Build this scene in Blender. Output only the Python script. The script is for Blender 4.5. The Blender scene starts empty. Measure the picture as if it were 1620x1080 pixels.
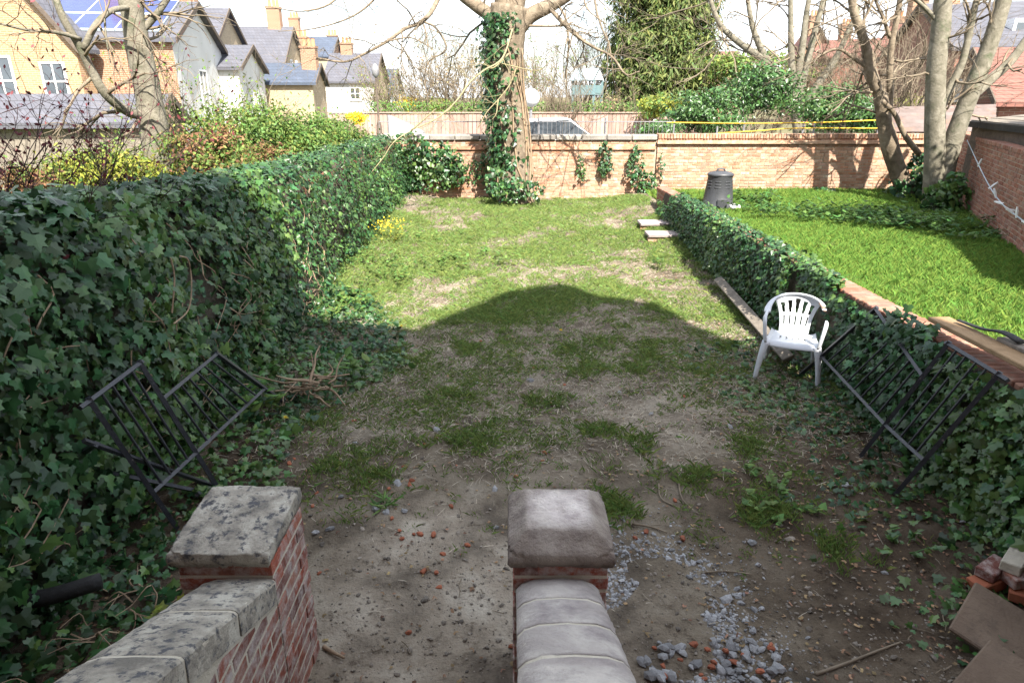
import bpy, math, random
import numpy as np
from mathutils import Vector, Matrix

random.seed(7)
RNG = np.random.default_rng(7)
scene = bpy.context.scene
COL = scene.collection
R = math.radians

# ------------------------------------------------------------------ camera, sky, sun, exposure
CAMZ, PITCH, FPX = 2.75, R(20.4), 1047.0
cam_d = bpy.data.cameras.new('camera')
cam = bpy.data.objects.new('camera', cam_d); COL.objects.link(cam)
cam.location = (0, 0, CAMZ); cam.rotation_euler = (math.pi/2 - PITCH, 0, 0)
cam_d.sensor_width = 36; cam_d.lens = 36*FPX/1620; cam_d.clip_end = 2000; cam_d.clip_start = .05
scene.camera = cam
SUN_EL, SUN_AZ = R(48), R(18)            # sun behind the viewer, 18 degrees to the right
world = bpy.data.worlds.new('World'); scene.world = world; world.use_nodes = True
wn = world.node_tree; wn.nodes.clear()
sky = wn.nodes.new('ShaderNodeTexSky'); sky.sky_type = 'NISHITA'; sky.sun_disc = False
sky.sun_elevation = SUN_EL; sky.sun_rotation = math.pi - SUN_AZ
sky.dust_density = 2.0; sky.air_density = 1.0; sky.ozone_density = 1.0
tc = wn.nodes.new('ShaderNodeTexCoord')
mp = wn.nodes.new('ShaderNodeMapping'); mp.inputs['Scale'].default_value = (1.6, 1.6, 4.0)
cn = wn.nodes.new('ShaderNodeTexNoise'); cn.inputs['Scale'].default_value = 2.2; cn.inputs['Detail'].default_value = 8
cr = wn.nodes.new('ShaderNodeValToRGB'); cr.color_ramp.elements[0].position = .40; cr.color_ramp.elements[1].position = .62
cm = wn.nodes.new('ShaderNodeMix'); cm.data_type = 'RGBA'
cm.inputs['B'].default_value = (8.5, 8.9, 9.4, 1)
bg = wn.nodes.new('ShaderNodeBackground'); bg.inputs['Strength'].default_value = 0.095
wo = wn.nodes.new('ShaderNodeOutputWorld')
L = wn.links.new
L(tc.outputs['Generated'], mp.inputs['Vector']); L(mp.outputs[0], cn.inputs['Vector'])
L(cn.outputs['Fac'], cr.inputs['Fac']); L(cr.outputs['Color'], cm.inputs['Factor'])
L(sky.outputs[0], cm.inputs['A']); L(cm.outputs['Result'], bg.inputs['Color']); L(bg.outputs[0], wo.inputs['Surface'])
sun_d = bpy.data.lights.new('sun', 'SUN'); sun_d.energy = 5.0; sun_d.angle = R(.53); sun_d.color = (1, .94, .84)
sun = bpy.data.objects.new('sun', sun_d); COL.objects.link(sun)
SUNV = Vector((math.sin(SUN_AZ)*math.cos(SUN_EL), -math.cos(SUN_AZ)*math.cos(SUN_EL), math.sin(SUN_EL)))
sun.rotation_euler = SUNV.to_track_quat('Z', 'Y').to_euler(); sun.location = (10, -20, 30)
vs = scene.view_settings
vs.view_transform = 'Standard'; vs.look = 'None'; vs.gamma = 1; vs.use_curve_mapping = False; vs.exposure = 1.8

cy = scene.cycles; cy.max_bounces = 6; cy.diffuse_bounces = 3; cy.glossy_bounces = 2; cy.transmission_bounces = 3; cy.transparent_max_bounces = 4

# ------------------------------------------------------------------ pixel helpers (photograph 1620 x 1080)
CP, SP = math.cos(PITCH), math.sin(PITCH)
def ray(u, v):
    a, b = (u-810)/FPX, (540-v)/FPX
    return Vector((a, CP + b*SP, -SP + b*CP))
def atY(u, v, Y):
    d = ray(u, v); t = Y/d.y
    return Vector((d.x*t, Y, CAMZ + d.z*t))
def atZ(u, v, z):
    d = ray(u, v); t = (z-CAMZ)/d.z
    return Vector((d.x*t, d.y*t, z))
def atX(u, v, X):
    d = ray(u, v); t = X/d.x
    return Vector((X, d.y*t, CAMZ + d.z*t))

# ------------------------------------------------------------------ noise
_tab = RNG.random((256, 256))
def vnoise(x, y, s=0):
    x = np.asarray(x, float) + 37.1*s; y = np.asarray(y, float) + 17.7*s
    xi = np.floor(x).astype(int); yi = np.floor(y).astype(int)
    fx = x-xi; fy = y-yi; fx = fx*fx*(3-2*fx); fy = fy*fy*(3-2*fy)
    g = lambda a, b: _tab[a % 256, b % 256]
    return (g(xi, yi)*(1-fx)+g(xi+1, yi)*fx)*(1-fy)+(g(xi, yi+1)*(1-fx)+g(xi+1, yi+1)*fx)*fy
def fbm(x, y, s=0, o=4):
    t = 0; a = .5; k = 1
    for i in range(o):
        t = t + a*vnoise(x*k, y*k, s+i*3); a *= .5; k *= 2.03
    return t/(1-.5**o)
def sstep(a, b, x):
    t = np.clip((np.asarray(x, float)-a)/(b-a), 0, 1); return t*t*(3-2*t)

# ------------------------------------------------------------------ mesh and object helpers
def make_mesh(name, V, faces, rnd=None, smooth=False):
    me = bpy.data.meshes.new(name)
    V = np.asarray(V, np.float32).reshape(-1, 3)
    fl = [np.asarray(f, np.int32) for f in (faces if isinstance(faces, list) else [faces]) if len(f)]
    nl = sum(f.size for f in fl); nf = sum(len(f) for f in fl)
    me.vertices.add(len(V)); me.vertices.foreach_set('co', V.ravel())
    me.loops.add(nl); me.polygons.add(nf)
    me.loops.foreach_set('vertex_index', np.concatenate([f.ravel() for f in fl]))
    st = np.concatenate([np.full(len(f), f.shape[1]) for f in fl]); st = np.concatenate([[0], np.cumsum(st)[:-1]]).astype(np.int32)
    me.polygons.foreach_set('loop_start', st)
    me.polygons.foreach_set('use_smooth', np.full(nf, smooth))
    if rnd is not None:
        at = me.attributes.new('rnd', 'FLOAT', 'POINT'); at.data.foreach_set('value', np.asarray(rnd, np.float32))
    me.update(calc_edges=True)
    return me
class Geo:
    """collects pieces of geometry; build() links them as ONE mesh object"""
    def __init__(s): s.V = []; s.T = []; s.Q = []; s.r = []; s.n = 0
    def add(s, V, T=None, Q=None, rnd=None):
        V = np.asarray(V, float).reshape(-1, 3)
        if T is not None and len(T): s.T.append(np.asarray(T, int).reshape(-1, 3)+s.n)
        if Q is not None and len(Q): s.Q.append(np.asarray(Q, int).reshape(-1, 4)+s.n)
        s.V.append(V); s.n += len(V)
        s.r.append(np.broadcast_to(random.random() if rnd is None else rnd, (len(V),)))
        return s
    def mesh(s, name, smooth=False):
        f = ([np.concatenate(s.T)] if s.T else []) + ([np.concatenate(s.Q)] if s.Q else [])
        return make_mesh(name, np.concatenate(s.V), f, np.concatenate(s.r), smooth)
    def build(s, name, mat, parent=None, smooth=False, local=False, kind=None):
        return add_obj(name, s.mesh(name, smooth), mat, parent, local, kind)
def wloc(o):
    v = Vector((0, 0, 0))
    while o: v = v + o.location; o = o.parent
    return v
def add_obj(name, me, mat=None, parent=None, local=False, kind=None):
    o = bpy.data.objects.new(name, me); COL.objects.link(o)
    if mat and me and not me.materials: me.materials.append(mat)
    if parent:
        o.parent = parent
        if not local: o.location = -wloc(parent)
    if kind: o['kind'] = kind
    return o
def thing(name, label, cat, loc=(0, 0, 0), rotz=0, group=None):
    o = bpy.data.objects.new(name, None); COL.objects.link(o); o.empty_display_size = .2
    o.location = loc; o.rotation_euler = (0, 0, rotz)
    return tag(o, label, cat, group)
def tag(o, label, cat, group=None):
    o['label'] = label; o['category'] = cat
    if group: o['group'] = group
    return o
BOXQ = [(0, 3, 2, 1), (4, 5, 6, 7), (0, 1, 5, 4), (1, 2, 6, 5), (2, 3, 7, 6), (3, 0, 4, 7)]
def box(g, a, b, rnd=None, M=None):
    x0, y0, z0 = a; x1, y1, z1 = b
    V = np.array([(x0, y0, z0), (x1, y0, z0), (x1, y1, z0), (x0, y1, z0), (x0, y0, z1), (x1, y0, z1), (x1, y1, z1), (x0, y1, z1)], float)
    if M is not None: V = V @ np.array(M.to_3x3()).T + np.array(M.translation)
    g.add(V, Q=BOXQ, rnd=rnd); return g
def bevel_box(w, d, h, bv=.006, jit=0., seed=0):
    """chamfered box mesh data, centred, 24 verts / 26 faces"""
    rr = np.random.default_rng(seed)
    V = []; idx = {}
    for sx in (-1, 1):
        for sy in (-1, 1):
            for sz in (-1, 1):
                c = np.array([sx*w/2, sy*d/2, sz*h/2]) + rr.uniform(-jit, jit, 3)
                for ax in range(3):
                    p = c.copy()
                    for k in range(3):
                        if k != ax: p[k] -= (sx, sy, sz)[k]*bv
                    idx[(sx, sy, sz, ax)] = len(V); V.append(p)
    Q = []; T = []
    for ax in range(3):
        o1, o2 = [k for k in range(3) if k != ax]
        for s in (-1, 1):
            ring = []
            for (a, b) in ((-1, -1), (1, -1), (1, 1), (-1, 1)):
                t = [0, 0, 0]; t[ax] = s; t[o1] = a; t[o2] = b
                ring.append(idx[(*t, ax)])
            flip = (s > 0) == (ax == 1)
            Q.append(ring[::-1] if flip else ring)
    for ax in range(3):                                  # edge chamfers
        o1, o2 = [k for k in range(3) if k != ax]
        for a in (-1, 1):
            for b in (-1, 1):
                def g(s, which):
                    t = [0, 0, 0]; t[ax] = s; t[o1] = a; t[o2] = b
                    return idx[(*t, which)]
                q = [g(-1, o1), g(1, o1), g(1, o2), g(-1, o2)]
                Q.append(q if (a*b > 0) == (ax != 1) else q[::-1])
    for sx in (-1, 1):
        for sy in (-1, 1):
            for sz in (-1, 1):
                t = [idx[(sx, sy, sz, k)] for k in range(3)]
                T.append(t if sx*sy*sz > 0 else t[::-1])
    return np.array(V), T, Q
def tube(g, pts, rad, n=6, flat=1.0, ref=None, cap=True, rnd=None):
    P = np.array([tuple(p) for p in pts], float); m = len(P)
    rad = np.broadcast_to(np.asarray(rad, float), (m,))
    T = np.gradient(P, axis=0); T /= np.linalg.norm(T, axis=1)[:, None]+1e-9
    up = np.array(ref if ref is not None else ((0, 0, 1) if abs(T[:, 2]).mean() < .8 else (1, 0, 0)), float)
    A = np.cross(T, up); A /= np.linalg.norm(A, axis=1)[:, None]+1e-9
    B = np.cross(T, A)
    th = np.arange(n)*2*math.pi/n
    V = P[:, None]+rad[:, None, None]*(np.cos(th)[None, :, None]*A[:, None]+flat*np.sin(th)[None, :, None]*B[:, None])
    V = V.reshape(-1, 3)
    i = np.arange(m-1)[:, None]*n; j = np.arange(n)[None]; j2 = (j+1) % n
    Q = np.stack([i+j, i+n+j, i+n+j2, i+j2], -1).reshape(-1, 4)
    Tr = []
    if cap:
        c0, c1 = len(V), len(V)+1
        V = np.vstack([V, P[0], P[-1]])
        for k in range(n):
            Tr.append((c0, k, (k+1) % n)); Tr.append((c1, (m-1)*n+(k+1) % n, (m-1)*n+k))
    g.add(V, T=Tr, Q=Q, rnd=rnd); return g
def smooth_path(pts, k=5):
    P = [np.array(tuple(p), float) for p in pts]
    P = [2*P[0]-P[1]]+P+[2*P[-1]-P[-2]]
    out = []
    for i in range(1, len(P)-2):
        for j in range(k):
            t = j/k
            out.append(.5*(2*P[i]+(P[i+1]-P[i-1])*t+(2*P[i-1]-5*P[i]+4*P[i+1]-P[i+2])*t*t+(3*P[i]-P[i-1]-3*P[i+1]+P[i+2])*t**3))
    out.append(P[-2])
    return np.array(out)
def lathe(g, prof, n=24, c=(0, 0, 0), rnd=None, wob=None):
    V = []
    for r, z in prof:
        for k in range(n):
            a = 2*math.pi*k/n; rr = r*(wob(a, z) if wob else 1)
            V.append((c[0]+rr*math.cos(a), c[1]+rr*math.sin(a), c[2]+z))
    Q = [(i*n+k, i*n+(k+1) % n, (i+1)*n+(k+1) % n, (i+1)*n+k) for i in range(len(prof)-1) for k in range(n)]
    g.add(V, Q=Q, rnd=rnd); return g
# leaf templates: stem at origin, leaf along +y, face +z
def fan(outline, c, fold=.18):
    V = [(c[0], c[1], 0)]+[(x, y, -fold*abs(x)-.10*max(0, y-.5)) for x, y in outline]
    n = len(outline)
    return np.array(V), np.array([(0, 1+i, 1+(i+1) % n) for i in range(n)])
IVY = fan([(.03, 0), (.28, -.12), (.52, .10), (.33, .32), (.43, .58), (.17, .60), (0, 1), (-.17, .60), (-.43, .58), (-.33, .32), (-.52, .10), (-.28, -.12), (-.03, 0)][::-1][::-1], (0, .3))
IVYS = fan([(0, -.05), (.48, .12), (.30, .52), (0, 1), (-.30, .52), (-.48, .12)], (0, .35))
OVAL = fan([(0, 0), (.24, .3), (.22, .65), (0, 1), (-.22, .65), (-.24, .3)], (0, .45))
OVAL4 = (np.array([(0, 0, 0), (.25, .35, -.05), (.16, .75, -.06), (0, 1, -.05), (-.25, .35, -.05)]), np.array([(0, 1, 2), (0, 2, 3), (0, 3, 4)]))
KITE = (np.array([(0, 0, 0), (.3, .45, -.06), (0, 1, -.05), (-.3, .45, -.06)]), np.array([(0, 1, 2), (0, 2, 3)]))
NEEDLE = (np.array([(0, 0, 0), (.13, .45, -.03), (0, 1.1, -.08), (-.13, .45, -.03)]), np.array([(0, 1, 2), (0, 2, 3)]))
LONG = fan([(0, 0), (.1, .25), (.09, .7), (0, 1.1), (-.09, .7), (-.1, .25)], (0, .5), .5)
def frames(N, T):
    N = N/(np.linalg.norm(N, axis=1)[:, None]+1e-9)
    T = T-(T*N).sum(1)[:, None]*N; T /= np.linalg.norm(T, axis=1)[:, None]+1e-9
    return np.stack([np.cross(T, N), T, N], -1)          # columns x, y(leaf axis), z(normal)
def leaf_frames(P, N, droop=(0, 0, -1), rn=.5, rt=.6):
    n = len(P); N = N/np.linalg.norm(N, axis=1)[:, None]+RNG.normal(0, rn, (n, 3))
    T = np.array(droop)[None]+RNG.normal(0, rt, (n, 3))
    return frames(N, T)
def scatter(g, tmpl, P, F, size):
    V0, T0 = tmpl; n = len(P); k = len(V0)
    V = np.einsum('nij,kj->nki', F, V0)*np.broadcast_to(size, (n,))[:, None, None]+np.asarray(P)[:, None]
    T = (T0[None]+(np.arange(n)*k)[:, None, None]).reshape(-1, 3)
    g.add(V.reshape(-1, 3), T=T, rnd=np.repeat(RNG.random(n), k)); return g

# ------------------------------------------------------------------ materials
def hexn(c): return (*c, 1)
def pmat(name, cols, scale=6., detail=5, rough=.85, bump=.25, bscale=None, rnd=0., rramp=None, spec=.3, metal=0., transl=0., pos=None, dist=0., hue=0., coat=0., rnd_off=True, stain=None):
    m = bpy.data.materials.new(name); m.use_nodes = True; nt = m.node_tree; nt.nodes.clear(); N = nt.nodes.new; K = nt.links.new
    out = N('ShaderNodeOutputMaterial'); bs = N('ShaderNodeBsdfPrincipled')
    bs.inputs['Roughness'].default_value = rough; bs.inputs['Specular IOR Level'].default_value = spec; bs.inputs['Metallic'].default_value = metal
    bs.inputs['Coat Weight'].default_value = coat
    tcn = N('ShaderNodeTexCoord'); oi = N('ShaderNodeObjectInfo'); at = N('ShaderNodeAttribute'); at.attribute_name = 'rnd'
    sm = N('ShaderNodeMath'); sm.operation = 'ADD'; K(oi.outputs['Random'], sm.inputs[0]); K(at.outputs['Fac'], sm.inputs[1])
    fr = N('ShaderNodeMath'); fr.operation = 'FRACT'; K(sm.outputs[0], fr.inputs[0])
    mul = N('ShaderNodeMath'); mul.operation = 'MULTIPLY'; mul.inputs[1].default_value = 61. if rnd_off else 0.; K(fr.outputs[0], mul.inputs[0])
    va = N('ShaderNodeVectorMath'); va.operation = 'ADD'; K(tcn.outputs['Object'], va.inputs[0]); K(mul.outputs[0], va.inputs[1])
    nz = N('ShaderNodeTexNoise'); nz.inputs['Scale'].default_value = scale; nz.inputs['Detail'].default_value = detail; nz.inputs['Roughness'].default_value = .62; nz.inputs['Distortion'].default_value = dist
    K(va.outputs[0], nz.inputs['Vector'])
    rp = N('ShaderNodeValToRGB'); e = rp.color_ramp.elements
    n = len(cols)
    while len(e) < n: e.new(.5)
    for i, c in enumerate(cols):
        e[i].position = pos[i] if pos else .3+.4*i/max(1, n-1); e[i].color = hexn(c)
    K(nz.outputs['Fac'], rp.inputs['Fac']); colour = rp.outputs['Color']
    if rramp:                                            # piece-to-piece colours
        r2 = N('ShaderNodeValToRGB'); r2.color_ramp.interpolation = 'LINEAR'; e = r2.color_ramp.elements
        while len(e) < len(rramp): e.new(.5)
        for i, c in enumerate(rramp): e[i].position = i/(len(rramp)-1); e[i].color = hexn(c)
        K(fr.outputs[0], r2.inputs['Fac'])
        mx = N('ShaderNodeMix'); mx.data_type = 'RGBA'; mx.blend_type = 'MULTIPLY'; mx.inputs['Factor'].default_value = 1
        K(colour, mx.inputs['A']); K(r2.outputs['Color'], mx.inputs['B']); colour = mx.outputs['Result']
    if rnd:
        mr = N('ShaderNodeMapRange'); mr.inputs['To Min'].default_value = 1-rnd; mr.inputs['To Max'].default_value = 1+rnd; K(fr.outputs[0], mr.inputs['Value'])
        hs = N('ShaderNodeHueSaturation'); K(colour, hs.inputs['Color']); K(mr.outputs[0], hs.inputs['Value'])
        if hue:
            m2 = N('ShaderNodeMath'); m2.operation = 'MULTIPLY'; m2.inputs[1].default_value = 7.3; K(fr.outputs[0], m2.inputs[0])
            f2 = N('ShaderNodeMath'); f2.operation = 'FRACT'; K(m2.outputs[0], f2.inputs[0])
            m3 = N('ShaderNodeMapRange'); m3.inputs['To Min'].default_value = .5-hue; m3.inputs['To Max'].default_value = .5+hue; K(f2.outputs[0], m3.inputs['Value']); K(m3.outputs[0], hs.inputs['Hue'])
        colour = hs.outputs['Color']
    if stain:                                            # (colour, noise scale, lo, hi)
        nz3 = N('ShaderNodeTexNoise'); nz3.inputs['Scale'].default_value = stain[1]; nz3.inputs['Detail'].default_value = 9; nz3.inputs['Roughness'].default_value = .7
        K(va.outputs[0], nz3.inputs['Vector'])
        mr3 = N('ShaderNodeMapRange'); mr3.inputs['From Min'].default_value = stain[2]; mr3.inputs['From Max'].default_value = stain[3]; K(nz3.outputs['Fac'], mr3.inputs['Value'])
        mx3 = N('ShaderNodeMix'); mx3.data_type = 'RGBA'; K(mr3.outputs[0], mx3.inputs['Factor']); K(colour, mx3.inputs['A']); mx3.inputs['B'].default_value = hexn(stain[0]); colour = mx3.outputs['Result']
    K(colour, bs.inputs['Base Color'])
    if bump:
        nb = N('ShaderNodeTexNoise'); nb.inputs['Scale'].default_value = bscale or scale*4; nb.inputs['Detail'].default_value = 8; nb.inputs['Roughness'].default_value = .65
        K(va.outputs[0], nb.inputs['Vector'])
        bp = N('ShaderNodeBump'); bp.inputs['Strength'].default_value = bump; bp.inputs['Distance'].default_value = .02
        K(nb.outputs['Fac'], bp.inputs['Height']); K(bp.outputs[0], bs.inputs['Normal'])
    sh = bs.outputs[0]
    if transl:
        tr = N('ShaderNodeBsdfTranslucent'); K(colour, tr.inputs['Color']); ms = N('ShaderNodeMixShader'); ms.inputs['Fac'].default_value = transl
        K(sh, ms.inputs[1]); K(tr.outputs[0], ms.inputs[2]); sh = ms.outputs[0]
    K(sh, out.inputs['Surface'])
    return m
def house_brick(name, c1, c2, mortar, sx=.225, sz=.075):
    m = pmat(name, [c1, c2], 1.5, rough=.9, bump=0); nt = m.node_tree; N = nt.nodes.new; K = nt.links.new
    bs = [n for n in nt.nodes if n.type == 'BSDF_PRINCIPLED'][0]; rp = [n for n in nt.nodes if n.type == 'VALTORGB'][0]; tcn = [n for n in nt.nodes if n.type == 'TEX_COORD'][0]
    sp = N('ShaderNodeSeparateXYZ'); K(tcn.outputs['Object'], sp.inputs[0]); ad = N('ShaderNodeMath'); ad.operation = 'ADD'; K(sp.outputs[0], ad.inputs[0]); K(sp.outputs[1], ad.inputs[1])
    cb = N('ShaderNodeCombineXYZ'); K(ad.outputs[0], cb.inputs[0]); K(sp.outputs[2], cb.inputs[1])
    bt = N('ShaderNodeTexBrick'); bt.inputs['Scale'].default_value = 1; bt.inputs['Brick Width'].default_value = sx; bt.inputs['Row Height'].default_value = sz; bt.inputs['Mortar Size'].default_value = .008
    bt.inputs['Color2'].default_value = hexn(tuple(x*.72 for x in c2)); bt.inputs['Mortar'].default_value = hexn(mortar)
    K(cb.outputs[0], bt.inputs['Vector']); K(rp.outputs[0], bt.inputs['Color1']); K(bt.outputs['Color'], bs.inputs['Base Color'])
    bp = N('ShaderNodeBump'); bp.inputs['Strength'].default_value = .4; bp.inputs['Distance'].default_value = .01; bp.invert = True; K(bt.outputs['Fac'], bp.inputs['Height']); K(bp.outputs[0], bs.inputs['Normal'])
    return m

M = {}
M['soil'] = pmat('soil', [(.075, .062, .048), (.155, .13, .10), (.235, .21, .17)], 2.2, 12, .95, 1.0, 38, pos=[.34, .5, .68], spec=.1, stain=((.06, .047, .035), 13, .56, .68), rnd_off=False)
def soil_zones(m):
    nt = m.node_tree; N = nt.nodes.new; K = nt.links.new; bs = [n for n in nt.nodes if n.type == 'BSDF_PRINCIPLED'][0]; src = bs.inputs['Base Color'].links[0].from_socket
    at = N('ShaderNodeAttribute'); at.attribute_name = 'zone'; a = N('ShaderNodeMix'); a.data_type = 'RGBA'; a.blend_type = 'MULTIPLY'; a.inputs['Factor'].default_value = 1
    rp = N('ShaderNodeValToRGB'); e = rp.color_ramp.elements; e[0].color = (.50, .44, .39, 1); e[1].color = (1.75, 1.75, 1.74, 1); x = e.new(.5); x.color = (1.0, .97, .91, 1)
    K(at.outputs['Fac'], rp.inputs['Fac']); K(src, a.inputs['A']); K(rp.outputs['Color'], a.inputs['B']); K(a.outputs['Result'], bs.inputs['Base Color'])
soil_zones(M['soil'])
M['cap_worn'] = pmat('worn_sandstone', [(.24, .205, .19), (.35, .31, .285), (.44, .40, .36)], 9, 10, .95, .9, 60, pos=[.36, .5, .66], rnd_off=False); soil_zones(M['cap_worn'])
M['lawn_soil'] = pmat('lawn_soil', [(.06, .08, .025), (.10, .13, .035)], 2, 6, .95, .6, 40, spec=.1)
M['earth'] = pmat('earth', [(.10, .10, .05), (.16, .14, .08)], .5, 6, .95, .4, 8, spec=.1)
M['road'] = pmat('road', [(.10, .10, .10), (.16, .155, .15)], 2, 6, .9, .3, 60)
M['grass'] = pmat('grass', [(.115, .18, .042), (.20, .265, .08)], 1.2, 4, .6, 0, rnd=.45, hue=.035, transl=.35, spec=.25)
M['lawn'] = pmat('lawn_grass', [(.10, .195, .03), (.175, .275, .055)], .8, 4, .6, 0, rnd=.35, hue=.03, transl=.35, spec=.25)
M['straw'] = pmat('straw', [(.29, .25, .185), (.42, .37, .29)], 1.5, 4, .85, 0, rnd=.5, transl=.1)
M['deadleaf'] = pmat('dead_leaf', [(.17, .10, .055), (.27, .18, .10)], 3, 4, .85, 0, rnd=.5, hue=.03, transl=.1)
M['ivy'] = pmat('ivy_leaf', [(.018, .056, .020), (.042, .098, .030)], 5, 4, .36, .12, 60, rnd=.6, hue=.035, transl=.12, spec=.33)
M['ivy_light'] = pmat('ivy_leaf_light', [(.045, .105, .024), (.08, .15, .035)], 5, 4, .38, 0, rnd=.5, hue=.03, transl=.2, spec=.5)
M['weed'] = pmat('weed_leaf', [(.075, .15, .03), (.13, .21, .05)], 3, 4, .55, 0, rnd=.4, hue=.03, transl=.3)
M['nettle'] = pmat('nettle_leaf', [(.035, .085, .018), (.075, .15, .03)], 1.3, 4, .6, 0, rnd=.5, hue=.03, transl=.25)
M['laurel'] = pmat('laurel_leaf', [(.035, .085, .02), (.06, .13, .03)], 3, 4, .38, 0, rnd=.5, hue=.02, transl=.15, spec=.5)
M['olive'] = pmat('olive_leaf', [(.10, .16, .035), (.17, .22, .05)], 2, 4, .6, 0, rnd=.45, hue=.05, transl=.3)
M['lime'] = pmat('lime_leaf', [(.20, .24, .035), (.33, .33, .05)], 2, 4, .6, 0, rnd=.35, hue=.03, transl=.35)
M['tan'] = pmat('tan_leaf', [(.20, .155, .085), (.28, .21, .11)], 2, 4, .7, 0, rnd=.4, hue=.03, transl=.25)
M['redleaf'] = pmat('red_brown_leaf', [(.15, .075, .04), (.23, .135, .06)], 2, 4, .7, 0, rnd=.45, hue=.03, transl=.25)
M['yellow'] = pmat('yellow_petal', [(.75, .52, .02), (.85, .64, .05)], 6, 3, .6, 0, rnd=.2, transl=.25)
M['conifer'] = pmat('conifer_needles', [(.05, .085, .02), (.12, .14, .035)], .9, 5, .65, 0, rnd=.5, hue=.04, transl=.12)
M['bark'] = pmat('bark', [(.085, .066, .045), (.165, .13, .092), (.25, .205, .15)], 5, 8, .92, .9, 22, dist=1.2)
M['bark_pale'] = pmat('bark_pale', [(.085, .08, .055), (.16, .145, .11), (.235, .215, .17)], 5, 10, .88, .8, 24, dist=1.0, stain=((.07, .085, .045), 3, .55, .70))
M['bark_dark'] = pmat('bark_dark', [(.07, .055, .045), (.14, .11, .085)], 8, 6, .9, .6, 30)
M['twig'] = pmat('twig', [(.125, .098, .068), (.21, .17, .12)], 3, 4, .85, .2, 30, rnd=.25)
M['twig_yellow'] = pmat('twig_yellow', [(.19, .165, .085), (.27, .235, .135)], 6, 4, .75, .2, 30, rnd=.15)
M['twig_red'] = pmat('twig_red', [(.035, .018, .02), (.07, .032, .032)], 6, 4, .75, 0, rnd=.3)
M['bud'] = pmat('dark_bud', [(.10, .022, .03), (.17, .04, .045)], 6, 3, .6, 0, rnd=.4)
M['vine'] = pmat('dry_vine', [(.20, .14, .09), (.34, .25, .165)], 8, 5, .85, .4, 60)
M['mortar'] = pmat('mortar', [(.40, .36, .28), (.54, .49, .40)], 6, 6, .95, .6, 60)
M['mortar_old'] = pmat('mortar_old', [(.24, .20, .15), (.37, .31, .23)], 3, 6, .95, .6, 50)
BR = [(.85, .75, .75), (1.25, .85, .70), (.55, .5, .55), (1.3, 1.1, .95), (.9, .85, .9), (1.2, 1.25, 1.2), (.6, .65, .75), (1.35, .75, .55)]
M['brick'] = pmat('brick_red', [(.15, .06, .045), (.25, .10, .07), (.31, .17, .13)], 14, 7, .9, .5, 70, rramp=BR, stain=((.40, .35, .32), 12, .44, .64))
M['brick_fresh'] = pmat('brick_fresh', [(.24, .075, .04), (.33, .115, .06)], 20, 6, .85, .4, 80, rnd=.25)
BO = [(.9, .85, .8), (1.1, .9, .8), (.75, .7, .7), (1.15, 1.05, .95), (1, .95, 1), (1.2, 1.15, 1.05), (.85, .75, .65), (1.05, .8, .65)]
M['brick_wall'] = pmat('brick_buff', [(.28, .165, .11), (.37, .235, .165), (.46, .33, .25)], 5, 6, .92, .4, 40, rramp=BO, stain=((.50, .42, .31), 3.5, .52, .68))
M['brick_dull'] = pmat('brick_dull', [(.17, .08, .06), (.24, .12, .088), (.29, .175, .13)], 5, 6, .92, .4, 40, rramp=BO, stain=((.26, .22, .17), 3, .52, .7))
M['coping_grey'] = pmat('coping_blue_grey', [(.20, .185, .17), (.33, .30, .26)], 5, 6, .9, .5, 40, rnd=.3)
M['stone'] = pmat('lichened_stone', [(.17, .155, .13), (.33, .30, .245), (.45, .42, .35)], 7, 10, .95, .8, 50, pos=[.36, .5, .62], stain=((.085, .085, .09), 22, .52, .60), rnd=.08)
M['stone_pale'] = pmat('pale_sandstone', [(.27, .235, .215), (.40, .36, .325), (.52, .475, .42)], 3.2, 9, .95, .6, 55, pos=[.36, .5, .66], stain=((.22, .19, .185), 4.0, .47, .64), rnd=.08, dist=.4)
M['slab'] = pmat('paving_slab', [(.28, .23, .22), (.36, .31, .30)], 5, 6, .9, .4, 40)
M['rubble'] = pmat('rubble_grey', [(.20, .20, .205), (.34, .34, .335)], 12, 6, .95, .5, 60, rnd=.35)
M['iron'] = pmat('black_painted_iron', [(.012, .013, .018), (.03, .032, .04)], 14, 6, .42, .35, 60, spec=.5, stain=((.19, .16, .15), 26, .62, .70))
M['plastic_white'] = pmat('white_plastic', [(.50, .53, .57), (.60, .62, .65)], 5, 5, .42, .06, 40, spec=.45, stain=((.47, .47, .44), 3.2, .55, .75))
M['plastic_dirt'] = pmat('stained_plastic', [(.16, .10, .07), (.30, .23, .19)], 12, 5, .7, .2, 40)
M['plastic_dark'] = pmat('dark_grey_plastic', [(.035, .037, .042), (.055, .057, .063)], 3, 4, .45, .08, 60, spec=.45)
M['wood_grey'] = pmat('weathered_board', [(.13, .11, .09), (.23, .20, .165)], 7, 8, .9, .5, 30, dist=1.5)
M['wood_brown'] = pmat('brown_board', [(.19, .12, .06), (.30, .20, .11)], 6, 8, .85, .4, 30, dist=1.5)
M['rubber'] = pmat('black_felt', [(.012, .012, .012), (.03, .03, .03)], 9, 4, .75, .4, 40)
M['white'] = pmat('white_paint', [(.70, .70, .69), (.78, .78, .77)], 2, 4, .6, .1, 20)
M['render'] = pmat('white_render', [(.50, .50, .49), (.60, .60, .585)], .8, 5, .9, .2, 20)
M['cream'] = house_brick('cream_brick', (.33, .25, .155), (.40, .31, .20), (.40, .34, .26))
M['hbrick'] = house_brick('orange_house_brick', (.27, .125, .07), (.34, .175, .10), (.38, .31, .24))
M['hbrick_y'] = house_brick('yellow_house_brick', (.33, .195, .10), (.38, .24, .13), (.40, .33, .23))
M['hbrick_r'] = house_brick('red_house_brick', (.20, .078, .055), (.26, .115, .08), (.26, .19, .15))
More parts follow.
